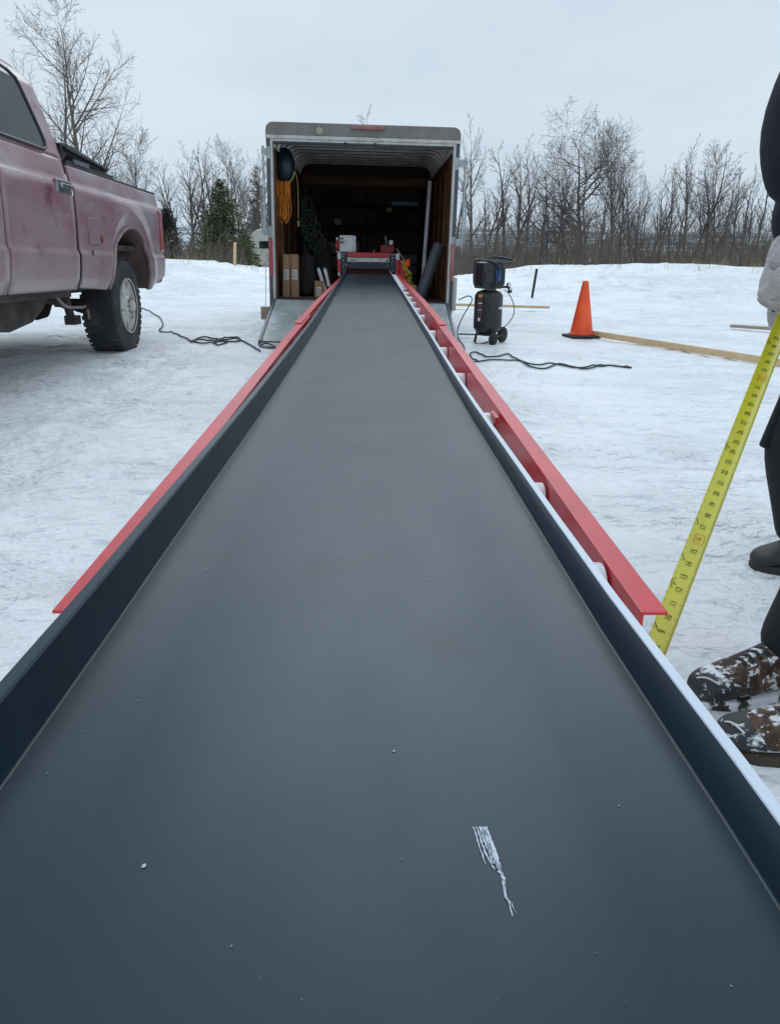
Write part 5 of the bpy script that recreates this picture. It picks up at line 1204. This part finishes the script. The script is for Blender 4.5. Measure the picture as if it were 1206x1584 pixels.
def person(name, ax, facing, joints, glove_pose, label, camo, foot_pts, gm='glove'):
    r = empty(name, (ax[0], ax[1], 0)); inv = Vector((-ax[0], -ax[1], 0)); f = Vector((*facing, 0)); s = Vector((-f.y, f.x, 0))
    def rel(p): return tuple(Vector(p[:3]) + inv) + (p[3],)
    J = joints
    # body (one continuous skinned figure, mostly clothed)
    spec = [[rel((*J['pelvis'], .12)), rel((*J['waist'], .11)), rel((*J['chest'], .13)), rel((*J['neckb'], .06)), rel((*J['neckt'], .055))]]
    for sd_ in ('r', 'l'):
        spec.append([0, rel((*J['hip' + sd_], .085)), rel((*J['knee' + sd_], .055)), rel((*J['ankle' + sd_], .038))])
        spec.append([2, rel((*J['sh' + sd_], .06)), rel((*J['el' + sd_], .042)), rel((*J['wr' + sd_], .028))])
    V, E, R_ = chain(spec); skin_obj('body', V, E, R_, 'skin', r)
    hb, c, ff, ss = head(r, Vector(J['head']) + inv, facing); fixnormals(hb.build('head', 'skin', r, sm='all', sub=1))
    for q in (-1, 1):
        b = MB(); b.lathe([(.001, -.011), (.008, -.008), (.011, 0), (.008, .008), (.001, .011)], c + ff * .086 + ss * (.030 * q) + Vector((0, 0, .0)), 'Z', 10); b.build('eye', 'eye', r, sm='all')
    b = MB(); b.tube([c + ff * .088 + ss * -.022 + Vector((0, 0, -.072)), c + ff * .094 + Vector((0, 0, -.074)), c + ff * .088 + ss * .022 + Vector((0, 0, -.072))], .005, 6); b.build('mouth', 'lensd', r, sm='all')
    n = 24; R2 = []
    for (z, a, b_) in ((.015, .084, .106), (.03, .087, .109), (.07, .083, .103), (.105, .066, .083), (.128, .038, .048), (.136, .004, .005)):
        R2.append([c + ff * (b_ * cos(2 * pi * k / n) - .004) + ss * a * sin(2 * pi * k / n) + Vector((0, 0, z)) for k in range(n)])
    b = MB(); b.rings(R2); fixnormals(b.build('knit_hat', 'jacket', r, sm='all'))
    R2 = []
    for (z, a, b_) in ((-.085, .074, .060), (-.04, .080, .075), (.016, .082, .085)):
        R2.append([c - ff * .022 + ff * (-b_ * abs(cos(t))) + ss * a * sin(t) + Vector((0, 0, z)) for t in [pi * k / 12 - pi / 2 for k in range(13)]])
    b = MB(); b.rings(R2, close=False, cap=False); b.build('hair', 'hair', r, sm='all', solid=.01)
    # jacket
    spec = [[rel((*J['pelvis'][:2], J['pelvis'][2] - .12, .175)), rel((*J['pelvis'][:2], J['pelvis'][2] + .02, .18)), rel((*J['waist'], .175)), rel((*J['chest'], .185)), rel((*J['neckb'], .10)), rel((J['neckt'][0], J['neckt'][1], J['neckt'][2] - .03, .075))]]
    for sd_ in ('r', 'l'):
        e = Vector(J['el' + sd_]); w_ = Vector(J['wr' + sd_]); sh = Vector(J['sh' + sd_])
        spec.append([3, rel((*sh, .095)), rel((*sh.lerp(e, .5), .082)), rel((*e, .080)), rel((*e.lerp(w_, .55), .072)), rel((*e.lerp(w_, .88), .056))])
    V, E, R_ = chain(spec); skin_obj('jacket', V, E, R_, 'jacket', r)
    for sd_ in ('r', 'l'):
        e = Vector(J['el' + sd_]) + inv; w_ = Vector(J['wr' + sd_]) + inv; b = MB(); b.tube([e.lerp(w_, .56), e.lerp(w_, .60), e.lerp(w_, .72), e.lerp(w_, .76)], [.055, .062, .058, .048], 20); b.build('cuff', 'jacket', r, sm='all', sub=1)
    spec = [[rel((*J['waist'], .14)), rel((*J['pelvis'], .155))]]
    for sd_ in ('r', 'l'):
        k_ = Vector(J['knee' + sd_]); a_ = Vector(J['ankle' + sd_]); h_ = Vector(J['hip' + sd_])
        spec.append([1, rel((*h_.lerp(k_, .25), .112)), rel((*h_.lerp(k_, .6), .100)), rel((*k_, .088)), rel((*k_.lerp(a_, .5), .082)), rel((*k_.lerp(a_, .86), .084)), rel((*k_.lerp(a_, 1.14), .088))])
    V, E, R_ = chain(spec); pn = skin_obj('trousers', V, E, R_, 'pants', r)
    if 'flap' in J:
        b = MB(); F_ = [Vector(p) + inv for p in J['flap']]; b.add(F_ + [p + Vector((0, .03, 0)) for p in F_], [(0, 1, 2, 3), (7, 6, 5, 4), (0, 4, 5, 1), (1, 5, 6, 2), (2, 6, 7, 3), (3, 7, 4, 0)]); b.build('coat_hem', 'pants', r, bevel=.008)
    for (toe, heel) in foot_pts: boot(r, Vector(toe) + inv, Vector(heel) + inv, camo=camo)
    # gloves
    for sd_ in ('r', 'l'):
        w_ = Vector(J['wr' + sd_]) + inv; e = Vector(J['el' + sd_]) + inv; d = (Vector(glove_pose[sd_][0])).normalized(); th = Vector(glove_pose[sd_][1]).normalized(); curl = glove_pose[sd_][2]
        side_ = d.cross(th).normalized(); pal = side_
        V = []; E = []; R_ = []
        V += [w_ - d * .075, w_ + d * .01, w_ + d * .055, w_ + d * .085]; R_ += [(.045, .042), (.042, .038), (.052, .034), (.050, .030)]; E += [(0, 1), (1, 2), (2, 3)]
        for i, (o_, ln) in enumerate(((.034, .075), (.012, .083), (-.012, .078), (-.033, .062))):
            p = w_ + d * .088 + th * o_; V.append(p); R_.append(.0155); E.append((3, len(V) - 1)); dd = d.copy()
            for k in range(3):
                ang = curl * (.6 + .4 * k) + i * .05; dd = (dd * cos(ang) + pal * sin(ang)).normalized(); p = p + dd * ln * (.45, .32, .26)[k]; V.append(p); R_.append((.0145, .0135, .0115)[k]); E.append((len(V) - 2, len(V) - 1))
        p = w_ + d * .035 + th * .028; V.append(p); R_.append(.016); E.append((2, len(V) - 1)); dd = (d * .9 + th * .22 + pal * .35).normalized()
        for k in range(2):
            p = p + dd * (.034, .03)[k]; V.append(p); R_.append((.0155, .0125)[k]); E.append((len(V) - 2, len(V) - 1)); dd = (dd + d * .3 + pal * .6).normalized()
        skin_obj('glove', V, E, R_, gm, r)
    tag(r, label, 'person'); return r
# nearer person: only the sleeve, gloved hand, trouser cuff and camouflage boots are in the picture
JB = dict(pelvis=(1.10, 1.50, .95), waist=(1.10, 1.49, 1.15), chest=(1.09, 1.48, 1.38), neckb=(1.07, 1.48, 1.54), neckt=(1.05, 1.48, 1.62), head=(1.02, 1.48, 1.74),
          hipr=(1.10, 1.60, .90), kneer=(1.11, 1.60, .50), ankler=(1.01, 1.58, .12), hipl=(1.10, 1.36, .90), kneel=(1.18, 1.36, .50), anklel=(1.055, 1.32, .12),
          shr=(1.02, 1.66, 1.46), elr=(.98, 1.76, 1.20), wrr=(.90, 1.72, .98), shl=(.84, 1.36, 1.52), ell=(.712, 1.37, 1.21), wrl=(.748, 1.375, 1.062))
person('person', (1.06, 1.5), (-1, 0), JB,
       {'l': ((-.02, .02, -1), (-1, -.1, 0), .85), 'r': ((0, 0, -1), (0, 1, 0), .3)},
       'person in dark fleece and snowy camouflage boots whose gloved hand holds the tape', True,
       [((.752, 1.535, 0), (1.075, 1.60, 0)), ((.735, 1.365, 0), (1.07, 1.315, 0))])
JA = dict(pelvis=(1.66, 2.44, .92), waist=(1.67, 2.44, 1.10), chest=(1.67, 2.44, 1.34), neckb=(1.65, 2.44, 1.50), neckt=(1.63, 2.44, 1.58), head=(1.60, 2.44, 1.70),
          hipr=(1.64, 2.54, .88), kneer=(1.74, 2.60, .48), ankler=(1.86, 2.62, .12), hipl=(1.60, 2.36, .88), kneel=(1.345, 2.38, .45), anklel=(1.445, 2.35, .13),
          shr=(1.66, 2.64, 1.42), elr=(1.72, 2.72, 1.15), wrr=(1.60, 2.72, .93), shl=(1.66, 2.26, 1.42), ell=(1.70, 2.20, 1.15), wrl=(1.62, 2.22, .93),
          flap=[(1.255, 2.37, .41), (1.29, 2.37, .40), (1.40, 2.36, .72), (1.31, 2.36, .66)])
person('person', (1.62, 2.42), (-1, 0), JA, {'l': ((0, 0, -1), (-1, 0, 0), .3), 'r': ((0, 0, -1), (-1, 0, 0), .3)},
       'person in black work trousers and plain dark boots standing farther back at the right edge', False,
       [((1.275, 2.335, 0), (1.585, 2.35, 0)), ((1.62, 2.60, 0), (1.94, 2.63, 0))], gm='black')
